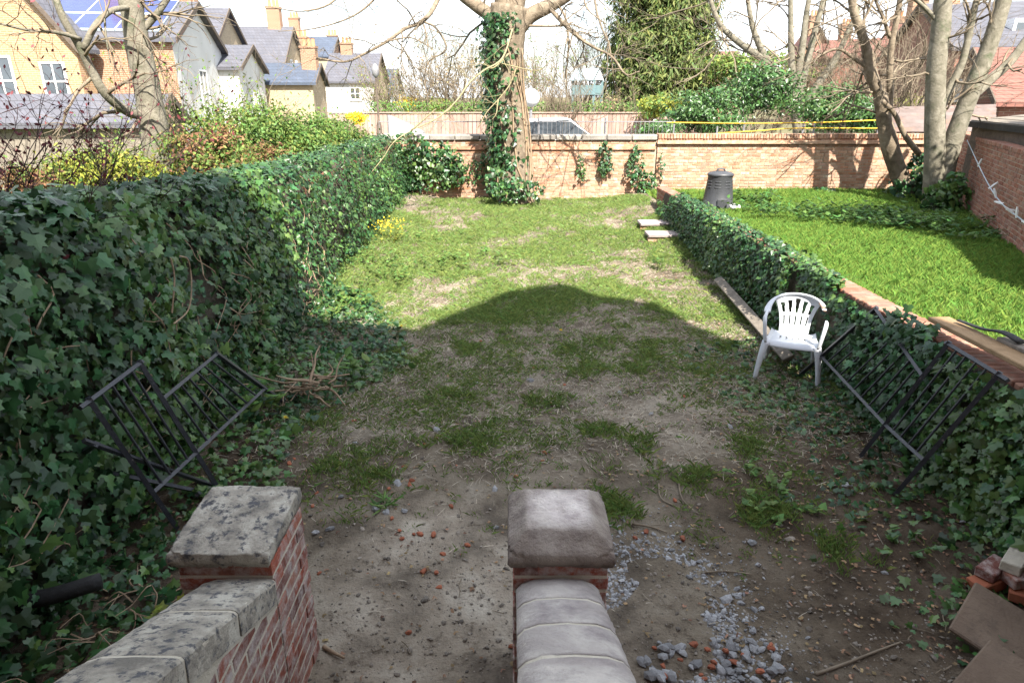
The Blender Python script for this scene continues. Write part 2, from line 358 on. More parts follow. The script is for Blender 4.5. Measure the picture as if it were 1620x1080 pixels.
M['slate'] = house_brick('slate_tiles', (.075, .078, .096), (.12, .12, .14), (.045, .045, .05), .25, .20)
M['slate_blue'] = house_brick('blue_slate_tiles', (.055, .07, .105), (.085, .105, .145), (.035, .04, .05), .25, .20)
M['rtile'] = house_brick('red_roof_tiles', (.19, .075, .058), (.25, .115, .09), (.08, .04, .035), .18, .12)
M['glass'] = pmat('window_glass', [(.04, .05, .06), (.07, .085, .10)], .7, 3, .08, 0, spec=.8)
M['solar'] = pmat('solar_cell', [(.02, .03, .11), (.03, .045, .16)], 3, 3, .2, 0, spec=.7)
M['terracotta'] = pmat('terracotta', [(.42, .19, .09), (.52, .27, .14)], 3, 4, .9, .2)
M['fence_wood'] = pmat('pinkish_fence_boards', [(.27, .175, .14), (.36, .255, .21)], 3, 5, .9, .2, 20, rnd=.2)
M['rail'] = pmat('grey_railing_paint', [(.16, .16, .17), (.24, .24, .25)], 8, 4, .6, 0)
M['rope'] = pmat('yellow_rope', [(.70, .42, .02), (.80, .52, .05)], 20, 3, .6, .3, 200)
M['line'] = pmat('blue_grey_line', [(.35, .42, .47), (.45, .52, .56)], 8, 3, .6, 0)
M['playhouse'] = pmat('blue_grey_paint', [(.13, .21, .225), (.17, .26, .27)], 3, 4, .7, .1)
M['carwhite'] = pmat('white_car_paint', [(.72, .72, .73), (.76, .76, .77)], 2, 2, .25, 0, spec=.5, coat=.6)
M['red'] = pmat('red_plastic', [(.45, .02, .03), (.55, .03, .05)], 4, 3, .35, 0, spec=.5)
M['corr'] = pmat('corrugated_sheet', [(.095, .07, .062), (.16, .13, .12)], 2, 5, .8, .1, 20, stain=((.19, .10, .07), 1.5, .50, .65))
M['corr_blue'] = pmat('pale_blue_sheet', [(.20, .25, .275), (.26, .31, .33)], 3, 4, .6, .1)
M['cardboard'] = pmat('brown_slab', [(.12, .085, .06), (.19, .14, .10)], 4, 7, .92, .5, 40, stain=((.10, .075, .055), 5, .55, .7))

# ------------------------------------------------------------------ ground levels
def gh(x, y):
    x = np.asarray(x, float); y = np.asarray(y, float)
    g = .30*sstep(9.5, 15.5, y)+.10*(fbm(x*.5, y*.5, 1)-.5)+.05*(fbm(x*1.7, y*1.7, 5)-.5)
    g = g-.02*sstep(4, 2.6, y)
    g = g+.16*sstep(-1.6, -2.7, x)*sstep(3.2, 5, y)+.10*sstep(2.3, 3.1, x)*sstep(3, 5, y)
    return g
def lh(x, y): return .44+.06*(fbm(np.asarray(x, float)*.5, np.asarray(y, float)*.5, 9)-.5)-.06*sstep(10, 16, y)
def nh(x, y): return .35+.08*(fbm(np.asarray(x, float)*.6, np.asarray(y, float)*.6, 12)-.5)
def sheet(name, x0, x1, y0, y1, step, f, mat, fine=0.):
    nx = int((x1-x0)/step)+1; ny = int((y1-y0)/step)+1
    X, Y = np.meshgrid(np.linspace(x0, x1, nx), np.linspace(y0, y1, ny)); Z = f(X, Y)
    if fine: Z = Z+fine*(fbm(X*9, Y*9, 21, 5)-.5)
    V = np.stack([X, Y, Z], -1).reshape(-1, 3)
    i = (np.arange(ny-1)[:, None]*nx+np.arange(nx-1)[None]).ravel()
    Q = np.stack([i, i+1, i+nx+1, i+nx], -1)
    o = add_obj(name, make_mesh(name, V, [Q], np.zeros(len(V)), True), mat); o['kind'] = 'structure'; return o
sheet('ground', -900, 900, -900, 900, 60, lambda X, Y: X*0-.35, M['earth'])
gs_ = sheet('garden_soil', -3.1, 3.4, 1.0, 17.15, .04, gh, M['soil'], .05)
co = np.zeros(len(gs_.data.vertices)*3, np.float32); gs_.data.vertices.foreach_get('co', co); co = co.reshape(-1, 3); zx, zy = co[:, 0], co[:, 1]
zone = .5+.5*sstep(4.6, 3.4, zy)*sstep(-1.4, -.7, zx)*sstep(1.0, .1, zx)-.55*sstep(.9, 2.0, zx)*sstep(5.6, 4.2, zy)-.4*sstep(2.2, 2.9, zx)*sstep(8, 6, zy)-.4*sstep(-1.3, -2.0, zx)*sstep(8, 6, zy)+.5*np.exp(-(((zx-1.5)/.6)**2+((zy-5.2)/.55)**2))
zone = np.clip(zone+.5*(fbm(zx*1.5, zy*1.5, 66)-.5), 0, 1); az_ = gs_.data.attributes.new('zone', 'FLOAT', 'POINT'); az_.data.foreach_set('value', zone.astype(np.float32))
sheet('neighbouring_lawn', 3.3, 13.0, -1.0, 17.2, .15, lh, M['lawn_soil'])
sheet('neighbouring_garden', -16, -2.95, 1.0, 24, .3, nh, M['lawn_soil'])
sheet('road', -60, 60, 17.6, 27, 1.0, lambda X, Y: X*0+.30, M['road'])
sheet('terrain', -160, 160, 26.5, 200, 4, lambda X, Y: .34+0*X, M['earth'])

# ------------------------------------------------------------------ brick walls
def brick_data(w, d, h, k, bev=.005, jit=.003):
    out = []
    for i in range(k):
        V, T, Q = bevel_box(w, d, h, bev, jit, i+int(w*1000))
        me = Geo().add(V, T=T, Q=Q, rnd=0).mesh('brick'); out.append((V, T, Q, me))
    return out
STRETCH = brick_data(.215, .225, .063, 5); HALF = brick_data(.1025, .225, .063, 4); EDGEB = brick_data(.063, .30, .11, 4); ONEDGE = brick_data(.063, .25, .075, 4, .007, .004)
FRESHL = brick_data(.211, .1025, .060, 6, .002, .0008)
def place_bricks(root, lst, mat, limit=300, partname='brick', stuffname='brickwork'):
    """lst: (datalist, centre, rotz).  nearest `limit` become parts, the rest one joined part"""
    lst = sorted(lst, key=lambda t: (Vector(t[1])-Vector((0, 0, CAMZ))).length)
    wl = wloc(root)
    g = Geo()
    for i, (data, c, rz) in enumerate(lst):
        V, T, Q, me = data[i*7 % len(data)]
        if i < limit:
            o = bpy.data.objects.new(partname, me); COL.objects.link(o); o.parent = root
            if not me.materials: me.materials.append(mat)
            o.material_slots[0].link = 'OBJECT'; o.material_slots[0].material = mat
            o.location = Vector(c)-wl; o.rotation_euler = (0, 0, rz)
        else:
            ca, sa = math.cos(rz), math.sin(rz)
            W = V @ np.array([[ca, sa, 0], [-sa, ca, 0], [0, 0, 1]])+np.array(c); g.add(W, T=T, Q=Q)
    if g.n: g.build(stuffname, mat, root, kind='stuff')
def brick_wall(name, label, p0, p1, z0, z1, mat, mortar, coping, th=.225, limit=300, vis_z=None, group=None, copmat=None, jitter=.004):
    p0 = Vector((*p0, 0)); p1 = Vector((*p1, 0)); d = p1-p0; ln = d.length; d.normalize(); rz = math.atan2(d.y, d.x); nrm = Vector((-d.y, d.x, 0))
    root = thing(name, label, 'wall', (*p0.xy, max(0, z0)), 0, group)
    zf = z1 if callable(z1) else (lambda s: z1)
    lst = []; row = 0; z = z0
    while z < max(zf(0), zf(ln), zf(ln/2))-.02:
        s = 0.; i = row % 2
        first = True
        while s < ln-.03:
            if row % 2 and first: data, w = HALF, .1025
            elif row % 4 == 2 and int(s*7) % 5 == 0: data, w = HALF, .1025
            else: data, w = STRETCH, .215
            first = False
            if s+w > ln+.05: break
            if z+.0315 < zf(s+w/2)-.03:
                c = p0+d*(s+w/2)+nrm*random.uniform(-jitter, jitter); c.z = z+.0315
                if vis_z is None or c.z > vis_z: lst.append((data, c, rz+random.uniform(-.006, .006)))
            s += w+.0105
        z += .0745; row += 1
    place_bricks(root, lst, mat, limit)
    g = Geo(); n = 24                                     # mortar core, recessed from the brick faces
    for a in (-1, 1):
        pass
    t2 = th/2-.009; V = []; Q = []
    for k in range(n+1):
        s = ln*k/n; c = p0+d*s; zt = zf(s)-.03
        for off, zz in ((-t2, z0), (t2, z0), (t2, zt), (-t2, zt)): q = c+nrm*off; V.append((q.x, q.y, zz))
    for k in range(n):
        a = 4*k; b = a+4
        for j in range(4): Q.append((a+j, b+j, b+(j+1) % 4, a+(j+1) % 4))
    Q += [(0, 3, 2, 1)[::-1], tuple(4*n+j for j in range(4))]
    g.add(V, Q=Q).build('mortar_core', mortar, root)
    cop = []
    s = 0.
    while coping and s < ln-.03:
        data, w, h = coping
        c = p0+d*(s+w/2); c.z = zf(s+w/2)-.03+h/2+.004+random.uniform(-.003, .004)
        cop.append((data, c, rz+random.uniform(-.02, .02))); s += w+.011
    if cop:
        place_bricks(root, cop, copmat or mat, 150, 'coping_brick', 'coping_brickwork')
    return root

# far boundary wall, two lengths with different copings
wallL = brick_wall('boundary_wall', 'sunlit buff brick garden wall behind the ivy-clad trunk with grey coping', (-3.3, 17.25), (3.6, 17.25), -.1, 1.72, M['brick_wall'], M['mortar_old'], None, vis_z=.1)
def coping_stones(root, p0, p1, z, mat, w=.62, th=.34, h=.13, name='coping_stone'):
    ln = abs(p1[0]-p0[0]); n = int(ln/w)
    for k in range(n):
        V, T, Q = bevel_box(ln/n-.012, th, h, .02, .006, k+90)
        V[:, 2] += (.035*(1-np.abs(V[:, 1])/(th/2)))*(V[:, 2] > 0)
        V += (p0[0]+(k+.5)*ln/n, p0[1], z+h/2)
        Geo().add(V, T=T, Q=Q).build(name, mat, root)
coping_stones(wallL, (-3.3, 17.25), (3.6, 17.25), 1.70, M['coping_grey'])
g = Geo(); box(g, (-3.28, 17.09, 1.48), (3.58, 17.137, 1.56)); g.build('string_course', M['brick_wall'], wallL)
wallM = brick_wall('boundary_wall', 'sunlit buff brick wall with brick-on-edge coping behind the compost bin', (3.62, 17.22), (11.3, 17.22), -.1, 1.77, M['brick_wall'], M['mortar_old'], (EDGEB, .063, .11), vis_z=.2)
g = Geo(); box(g, (3.60, 17.04, 1.62), (11.3, 17.10, 1.70))
for k in range(33): pass
g.build('oversailing_course', M['brick_wall'], wallM)
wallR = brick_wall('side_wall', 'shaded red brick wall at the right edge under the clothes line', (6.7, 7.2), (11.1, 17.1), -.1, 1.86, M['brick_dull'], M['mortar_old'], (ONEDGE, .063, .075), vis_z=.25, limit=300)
# low dividing wall
DZ = [(0, 1.06), (4.2, 1.03), (6, .98), (10.8, .93), (15.2, .84)]
def dz(y): return float(np.interp(y, [a for a, b in DZ], [b for a, b in DZ]))
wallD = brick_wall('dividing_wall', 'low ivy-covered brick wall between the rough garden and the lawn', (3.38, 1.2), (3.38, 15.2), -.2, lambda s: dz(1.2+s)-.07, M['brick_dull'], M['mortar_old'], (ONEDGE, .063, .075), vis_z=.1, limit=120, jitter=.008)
# wall carrying the big ivy on the left
wallI = thing('ivy_wall', 'old brick wall hidden behind the tall ivy on the left', 'wall', (-3.0, 9, 0))
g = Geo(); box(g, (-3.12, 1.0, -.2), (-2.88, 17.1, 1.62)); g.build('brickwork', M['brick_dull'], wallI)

# ------------------------------------------------------------------ steps and stair walls in the foreground
def stair_wall(name, label, x0, x1, px0, px1, stone, rounded, cap_pyr):
    root = thing(name, label, 'wall', ((x0+x1)/2, 2.5, 0))
    yP0, yP1 = 2.32, 2.74                     # pier depth
    zr = lambda y: .80+.44*(yP0-y)            # top of the coping at y
    cth = .125
    # cores
    g = Geo(); box(g, (px0+.0012, yP0+.0012, -.15), (px1-.0012, yP1-.0012, .87)); g.build('mortar_core', M['mortar'], root)
    g = Geo(); V = []
    for y in (.05, yP0+.012):
        for x, z in ((x0+.0012, -.15), (x1-.0012, -.15), (x1-.0012, zr(y)-cth+.005), (x0+.0012, zr(y)-cth+.005)): V.append((x, y, z))
    g.add(V, Q=[(0, 1, 2, 3)[::-1], (4, 5, 6, 7), (0, 4, 5, 1), (1, 5, 6, 2), (2, 6, 7, 3), (3, 7, 4, 0)]).build('mortar_core', M['mortar'], root)
    lst = []
    for row in range(12):                     # pier courses
        z = -.02+.0755*row+.0325
        if z > .86: break
        if row % 2 == 0:
            for yy in (yP0+.051, yP1-.051):
                for k in range(2): lst.append((FRESHL, ((px0+(.25+.5*k)*(px1-px0)), yy, z), 0))
            for xx in (px0+.051, px1-.051): lst.append((FRESHL, (xx, (yP0+yP1)/2, z), math.pi/2))
        else:
            for xx in (px0+.051, px1-.051):
                for k in range(2): lst.append((FRESHL, (xx, yP0+(.25+.5*k)*(yP1-yP0), z), math.pi/2))
            for yy in (yP0+.051, yP1-.051): lst.append((FRESHL, ((px0+px1)/2, yy, z), 0))
    row = 0; z = -.02                          # raked wall courses
    while z < 1.75:
        y = yP0-.004-(.11 if row % 2 else 0)-.0
        if row % 2 and z+.07 < zr(y)-cth:
            for xx in (x0+.051, x1-.051): lst.append((HALFL, (xx, yP0-.055, z+.0325), math.pi/2))
        while y-.215 > .1:
            yc = y-.1075
            if z+.06 < zr(yc)-cth:
                for xx in (x0+.051, x1-.051): lst.append((FRESHL, (xx, yc, z+.0325), math.pi/2))
            y -= .226
        z += .0755; row += 1
    place_bricks(root, lst, M['brick'], 300)
    # coping
    segs = 9 if rounded else 6
    edges = np.linspace(.1, yP0-.002, segs+1)
    for k in range(segs):
        ya, yb = edges[k]+.009, edges[k+1]-.009
        w0, w1 = x0-.012, x1+.012
        if rounded: prof = [(w0, 0), (w0, .07), (w0+.025, .10), (w0+.075, .122), ((w0+w1)/2, .13), (w1-.075, .122), (w1-.025, .10), (w1, .07), (w1, 0)]
        else: prof = [(w0, 0), (w0, .055), (w0+.05, .105), (w0+.10, .122), ((w0+w1)/2+.04, .127), (w1-.03, .126), (w1-.010, .120), (w1-.002, .108), (w1-.002, 0)]
        V = []; ns = 13; rr = np.random.default_rng(k+int(x0*50)+900)
        for s in range(ns):
            t = s/(ns-1); y = ya+(yb-ya)*t; edge = .0015 if s in (0, ns-1) else 0
            for j, (x, z) in enumerate(prof):
                inn = 0 < j < len(prof)-1
                V.append((x+rr.normal(0, .0015), y, zr(y)-cth+z-edge*inn+(rr.normal(0, .0011) if inn else 0)))
        n = len(prof); Q = [(s*n+j, (s+1)*n+j, (s+1)*n+j+1, s*n+j+1) for s in range(ns-1) for j in range(n-1)]
        Q += [(s*n+n-1, (s+1)*n+n-1, (s+1)*n, s*n) for s in range(ns-1)]
        F = [np.array(Q), np.array([list(range(n))]), np.array([[(ns-1)*n+j for j in range(n)][::-1]])]
        me = make_mesh('coping_stone', V, F, np.full(len(V), random.random()), False)
        for p in me.polygons:
            if len(p.vertices) == 4 and rounded: p.use_smooth = True
        add_obj('coping_stone', me, stone, root)
    g = Geo()                                  # bedding mortar between the stones and under them
    for y in edges[1:-1]: pass
    V = []
    for y in (.09, yP0-.004):
        zb = zr(y)-cth
        pr = [(x0-.001, -.022), (x1+.001, -.022)]+[((x0+x1)/2+(x-(x0+x1)/2)*.995, z-.003) for x, z in prof[::-1][1:-1]]
        for x, z in pr: V.append((x, y, zb+z))
    nn = len(pr); g.add(V, Q=[(j, (j+1) % nn, nn+(j+1) % nn, nn+j) for j in range(nn)]).build('bedding_mortar', M['mortar'], root)
    # cap stone with worn edges
    ov = .035
    X0, X1, Y0, Y1 = px0-ov, px1+(ov if cap_pyr else .012), yP0-ov, yP1+.03
    N = 64; V = []; rr = np.random.default_rng(int(px0*77)+500)
    U = np.linspace(0, 1, N)
    uu, vv = np.meshgrid(U, U); ed = np.minimum(np.minimum(uu, 1-uu), np.minimum(vv, 1-vv))*(X1-X0)
    XX = X0+uu*(X1-X0); YY = Y0+vv*(Y1-Y0)
    if cap_pyr: top = .058+np.minimum(ed*.95, .082)-.016*np.exp(-((uu-.52)**2+(vv-.45)**2)/.004)
    else: top = .072+.035*vv+.014*np.minimum(ed*6, 1)
    top = top-.008*np.exp(-ed/.006)+.012*(fbm(XX*14, YY*14, 40)-.5)+.008*(fbm(XX*45, YY*45, 44)-.5)
    c = (np.minimum(uu, 1-uu)*np.minimum(vv, 1-vv) < .0025)
    XX = XX+(.5-uu)*.018*c; YY = YY+(.5-vv)*.018*c
    Z0 = .872
    Vt = np.stack([XX, YY, Z0+top], -1).reshape(-1, 3)
    i = (np.arange(N-1)[:, None]*N+np.arange(N-1)[None]).ravel(); Q = [np.stack([i, i+1, i+N+1, i+N], -1)]
    per = [k for k in range(N)]+[k*N+N-1 for k in range(1, N)]+[N*N-1-k for k in range(1, N)]+[(N-1-k)*N for k in range(1, N-1)]
    base = Vt[per].copy(); base[:, 2] = Z0+.003*rr.normal(0, 1, len(per)); mid = Vt[per].copy(); mid[:, 2] = Z0+.5*(mid[:, 2]-Z0)
    cx = np.array([(X0+X1)/2, (Y0+Y1)/2, 0]); off = base-cx; off[:, 2] = 0; off /= np.linalg.norm(off, axis=1)[:, None]
    jit = .007*(fbm(np.arange(len(per))*.35, np.zeros(len(per)), 3)-.5)[:, None]
    mid += off*(.004+jit); base += off*(jit-.010)
    nv = N*N; m = len(per); allV = np.vstack([Vt, mid, base])
    pi = np.array(per); k = np.arange(m); k2 = (k+1) % m
    Q.append(np.stack([pi[k2], pi[k], nv+k, nv+k2], -1)); Q.append(np.stack([nv+k2, nv+k, nv+m+k, nv+m+k2], -1))
    Q.append(np.array([[nv+m+x for x in range(m)][::-1]]))
    me = make_mesh('cap_stone', allV, Q, np.full(len(allV), .3), True)
    zc = np.concatenate([np.clip(.95*sstep(.06, .12, ed)*np.exp(-((uu-.55)**2+(vv-.55)**2)/.16)+.25+.5*(fbm(XX*9, YY*9, 77)-.5), 0, 1).ravel(), np.full(2*m, .12)])
    az2 = me.attributes.new('zone', 'FLOAT', 'POINT'); az2.data.foreach_set('value', zc.astype(np.float32))
    add_obj('cap_stone', me, M['cap_worn'] if cap_pyr else stone, root)
    return root
HALFL = brick_data(.098, .1025, .060, 4, .002, .0008)
stair_wall('stair_wall', 'lichened stair wall on the left with flat slab capped pier', -1.36, -1.03, -1.43, -1.03, M['stone'], False, False)
stair_wall('stair_wall', 'stair wall in the centre with pyramid-topped sandstone pier cap', .03, .36, .01, .41, M['stone_pale'], True, True)
steps = thing('stair_flight', 'stone garden steps between the two stair walls below the viewpoint', 'steps', (-.5, 1.2, 0))
for k in range(6):
    g = Geo(); V, T, Q = bevel_box(.97, .36, .15, .012, .003, k); V += (-.5, 2.05-.3*k-.1, .09+.168*k); g.add(V, T=T, Q=Q).build('tread', M['stone'], steps)
    g = Geo(); box(g, (-.98, 1.83-.3*k, -.1), (-.02, 2.06-.3*k, .013+.168*k)); g.build('riser', M['brick_dull'], steps)

# ------------------------------------------------------------------ the house behind the viewpoint (casts the gabled shadow)
hb = thing('terraced_house', 'tall brick terraced house behind the viewpoint with gabled roofline', 'house', (0, -4, 0))
prof = [(-14, 0), (5.16, 0), (5.16, 10.25), (5.10, 11.65), (4.52, 11.9), (4.17, 12.8), (3.2, 12.15), (1.6, 10.3), (.34, 10.55), (-.3, 11.2), (-1.6, 12.4), (-3.2, 10.6), (-14, 10.6)]
g = Geo(); n = len(prof)
V = [(x, -.75, z-.3) for x, z in prof]+[(x, -9.0, z-.3) for x, z in prof]
me = make_mesh('wall', V, [np.array([list(range(n))]), np.array([[n+j for j in range(n)][::-1]]), np.array([(j, n+j, n+(j+1) % n, (j+1) % n) for j in range(n)])], np.zeros(2*n))
add_obj('wall', me, M['hbrick_r'], hb)
for wx, wz in ((-4, 1.6), (2.6, 1.6), (-4, 4.8), (-.5, 4.8), (2.6, 4.8), (-4, 7.8), (2.6, 7.8)):
    g = Geo(); box(g, (wx-.5, -.745, wz), (wx+.5, -.70, wz+1.6)); f = g.build('window', M['white'], hb)
    g = Geo(); box(g, (wx-.42, -.70, wz+.08), (wx+.42, -.692, wz+.76)); box(g, (wx-.42, -.70, wz+.84), (wx+.42, -.692, wz+1.52)); g.build('pane', M['glass'], f)
g = Geo(); box(g, (-.95, -.745, 1.15), (-.05, -.69, 3.2)); g.build('door', M['white'], hb)

# ------------------------------------------------------------------ ivy
def to_world_leaf_parts(root, P, F, S, tmpl, mat, name='leaf', nvar=4):
    ms = []
    for k in range(nvar):
        V = tmpl[0].copy(); V[1:, 2] += np.random.default_rng(k).normal(0, .05, len(V)-1)
        me = make_mesh(name, V, [tmpl[1]], np.zeros(len(V))); me.materials.append(mat); ms.append(me)
    wl = wloc(root)
    for i in range(len(P)):
        o = bpy.data.objects.new(name, ms[i % nvar]); COL.objects.link(o); o.parent = root
        m = Matrix([list(F[i][r]) for r in range(3)]).to_4x4()*1
        mm = Matrix.Translation(Vector(P[i])-wl) @ m @ Matrix.Scale(S[i], 4)
        o.matrix_local = mm
def ivy_from(root, P, N, size, mats, nparts=0, tmpl_near=IVY, near=7.5, droop=(0, 0, -1), rn=.45, rt=.55):
    P = np.asarray(P); F = leaf_frames(P, np.asarray(N), droop, rn, rt); S = np.broadcast_to(size, (len(P),))*np.clip(RNG.lognormal(-.12, .38, len(P)), .4, 1.7)
    dist = np.linalg.norm(P-np.array([0, 0, CAMZ]), axis=1)
    app = S/dist
    order = np.argsort(-app)
    big = order[:nparts]; rest = order[nparts:]
    if nparts: to_world_leaf_parts(root, P[big], F[big], S[big], IVY, mats[0])
    g = Geo(); g2 = Geo()
    lt = vnoise(P[rest, 1]*1.3, P[rest, 2]*1.6+P[rest, 0], 8)+RNG.normal(0, .18, len(rest)) > .58
    nr = dist[rest] < near
    for gg, sel in ((g, ~lt), (g2, lt)):
        a = rest[nr & sel]; b = rest[(~nr) & sel]
        if len(a): scatter(gg, tmpl_near, P[a], F[a], S[a])
        if len(b): scatter(gg, IVYS, P[b], F[b], S[b])
    if g.n: g.build('foliage', mats[0], root, kind='stuff')
    if g2.n: g2.build('pale_foliage', mats[1], root, kind='stuff')

# tall ivy on the left: cross-section from the foot, up the face, over the top
ivyL = thing('ivy', 'tall dense ivy covering the whole left wall beside the railings', 'ivy', (-2.75, 8, 0))
def ivyL_top(y): return np.interp(y, [0, 3.8, 5.5, 10, 17.2], [2.12, 2.1, 1.98, 1.84, 1.76])
def ivyL_surface(n, y, t):
    """t 0..1 up the face, 1..1.35 over the top to the back"""
    top = ivyL_top(y)+.26*(fbm(y*1.1, y*0+3, 2)-.5)+.12*(fbm(y*4, y*0+9, 2)-.5)
    xb = -2.60-.04*sstep(6, 15, y); xt = -2.78
    tt = np.clip(t, 0, 1); z = top*tt
    bulge = .26*(fbm(y*.9, z*1.2+5, 4)-.5)+.12*(fbm(y*3, z*3, 6)-.5)
    x = xb+(xt-xb)*tt**1.5+bulge+.10*np.sin(tt*math.pi)*.6-.02
    over = np.clip((t-1)/.35, 0, 1)
    x = x-over*.55-.10*sstep(.85, 1, tt); z = z-.05*over+.06*np.sin(over*math.pi)-.06*sstep(.9, 1, tt)*0
    return x, z
n = 30000
y = np.where(RNG.random(n) < .55, RNG.uniform(1.0, 7.5, n), RNG.uniform(7.5, 17.2, n)); t = RNG.uniform(0, 1.35, n)**.9
x, z = ivyL_surface(n, y, t)
base_h = gh(np.clip(x, -3, 3), y); z = np.maximum(z, base_h+.02)
Nn = np.stack([np.where(t < 1, 1.0, .25)-.0*t, np.full(n, -.25), np.where(t < 1, .45, 1.2)], -1)
P = np.stack([x+RNG.normal(0, .075, n), y, z+RNG.normal(0, .03, n)], -1)
hole = (fbm(y*1.1, z*1.4, 30, 3) > .70) & (t < .95) & (RNG.random(n) < .75)
keep = ~hole
size = np.interp(y, [2, 5, 9, 17], [.076, .070, .054, .05])
ivy_from(ivyL, P[keep], Nn[keep], size[keep], (M['ivy'], M['ivy_light']), 300, near=9)
# matted stems and dark litter behind the leaves: an uneven sheet
ys = np.linspace(1, 17.2, 220); ts = np.linspace(0, 1.35, 26)
YY, TT = np.meshgrid(ys, ts); XX, ZZ = ivyL_surface(0, YY, TT); XX = XX-.11+.05*(fbm(YY*6, ZZ*6, 51)-.5)
V = np.stack([XX, YY, ZZ-.05], -1).reshape(-1, 3); nx = len(ys); i = (np.arange(len(ts)-1)[:, None]*nx+np.arange(nx-1)[None]).ravel()
M['ivy_mat'] = pmat('ivy_stem_mat', [(.035, .03, .02), (.085, .07, .05)], 12, 7, .95, .8, 40)
add_obj('stem_mat', make_mesh('stem_mat', V, [np.stack([i, i+1, i+nx+1, i+nx], -1)], np.zeros(len(V)), True), M['ivy_mat'], ivyL)
g = Geo()                                                # bare looping vines on the face
for k in range(46):
    y0 = random.uniform(2.2, 9); t0 = random.uniform(.2, .95); pts = []
    for j in range(7):
        yy = y0+random.uniform(-.05, .05)+j*.045*random.choice((-1, 1, 1)); tt = max(.02, t0-j*.06)
        xx, zz = ivyL_surface(0, np.array(yy), np.array(tt)); pts.append((float(xx)+.045+random.uniform(-.02, .03), yy, float(zz)))
    tube(g, smooth_path(pts, 3), np.linspace(.006, .003, 19), 5)
for p in ([(284, 405), (298, 412), (303, 450), (298, 490), (275, 512)], [(270, 408), (276, 440), (272, 495)]):
    pts = [atX(u, v, -2.45) for u, v in p]; tube(g, smooth_path(pts, 4), .006, 6)
g.build('bare_vine', M['vine'], ivyL)

# ivy on the low dividing wall
ivyR = thing('ivy', 'dark ivy spilling over the low dividing wall behind the white chair', 'ivy', (3.2, 8, 0))
def ivyR_surface(y, t):
    top = np.interp(y, [a for a, b in DZ], [b for a, b in DZ])+.02
    tt = np.clip(t, 0, 1); z = top*tt
    x = 3.24-.11*np.sin(tt*math.pi*.62+.45)*(.5+1.0*fbm(y*.8, z, 61))+.09*(fbm(y*3, z*3, 64)-.5)
    over = np.clip((t-1)/.3, 0, 1); x = x+over*.26; z = z+.05*np.sin(over*math.pi)
    return x, z
n = 22000
y = np.where(RNG.random(n) < .55, RNG.uniform(1.2, 7, n), RNG.uniform(7, 14.2, n)); t = RNG.uniform(0, 1.3, n)
x, z = ivyR_surface(y, t)
cover = fbm(y*.55, y*0, 71, 3)
keep = (t < 1.0+.30*np.where(y < 7.0, np.clip((cover-.30)*3.4, 0, 1), 1)*np.where(y < 7.0, .55, 1)) & ~((y < 6.3) & (y > 5.3) & (t > .93)) & ~((y < 4.75) & (t > .97)) & ~((y > 13.2) & (t > .75))
z = np.maximum(z, gh(np.clip(x, -3, 3.3), y)+.02)
x = np.where((y > 5.6) & (y < 7.2), np.maximum(x, 3.21), x)
P = np.stack([x-np.abs(RNG.normal(0, .04, n))*np.where((y > 5.6) & (y < 7.2), .35, 1), y, z+RNG.normal(0, .025, n)], -1)
Nn = np.stack([np.where(t < 1, -1., -.2), np.full(n, -.3), np.where(t < 1, .5, 1.2)], -1)
size = np.interp(y, [2, 5, 9, 15], [.066, .058, .048, .046])
ivy_from(ivyR, P[keep], Nn[keep], size[keep], (M['ivy'], M['ivy_light']), 200, near=8)
ys = np.linspace(1.2, 14.2, 160); ts = np.linspace(0, 1.0, 14)
YY, TT = np.meshgrid(ys, ts); XX, ZZ = ivyR_surface(YY, TT); V = np.stack([XX+.06, YY, ZZ-.06], -1).reshape(-1, 3); nx = len(ys); i = (np.arange(len(ts)-1)[:, None]*nx+np.arange(nx-1)[None]).ravel()
V[:, 0] = np.minimum(V[:, 0], 3.26)
add_obj('stem_mat', make_mesh('stem_mat', V, [np.stack([i, i+nx, i+nx+1, i+1], -1)], np.zeros(len(V)), True), M['ivy_mat'], ivyR)
# ivy on the far wall: the big patch and hanging strands
def wall_ivy(label, blobs, Y, n, size=.06, droop=(0, 0, -1), thick=.08):
    r = thing('ivy', label, 'ivy', (atY(*blobs[0][:2], Y).x, Y, .3)); P = []
    w = np.array([b[2]*b[3] for b in blobs], float); w /= w.sum()
    for b, ww in zip(blobs, w):
        m = int(n*ww)+3
        a = RNG.uniform(0, 2*math.pi, m); q = np.sqrt(RNG.random(m))*(.75+.5*fbm(a*1.5, a*0+b[0], 3))
        for uu, vv in zip(b[0]+q*np.cos(a)*b[2], b[1]+q*np.sin(a)*b[3]):
            p = atY(uu, vv, Y); P.append((p.x, p.y-abs(RNG.normal(0, thick)), max(p.z, .3)))
    P = np.array(P); ivy_from(r, P, np.tile([0, -1., .5], (len(P), 1)), size, (M['ivy'], M['ivy_light']), 0, droop=droop)
    return r
wall_ivy('bushy ivy filling the far left corner of the boundary wall', [(680, 262, 52, 40), (650, 255, 40, 45), (715, 265, 22, 35)], 17.0, 1500, .085, thick=.16)
wall_ivy('ivy patch hanging below the wall coping right of the trunk', [(957, 248, 13, 27), (955, 265, 8, 16)], 17.08, 170, .07)
wall_ivy('thin ivy strand left of the hanging patch on the wall', [(918, 262, 6, 20), (922, 278, 4, 8)], 17.08, 60, .06)
wall_ivy('climbing ivy at the wall corner where the dividing wall ends', [(1006, 262, 16, 26), (1016, 285, 20, 16), (1005, 238, 7, 14), (1026, 292, 16, 14)], 17.0, 330, .07)
wall_ivy('narrow ivy strand climbing the wall left of the compost bin', [(1047, 262, 4, 24)], 17.05, 45, .055)
wall_ivy('sparse ivy on the wall just left of the ivied trunk', [(757, 270, 22, 22), (770, 245, 9, 20)], 17.05, 170, .065)
wall_ivy('low dark ivy clump at the wall foot right of the bin', [(1302, 308, 28, 12)], 16.7, 170, .09)
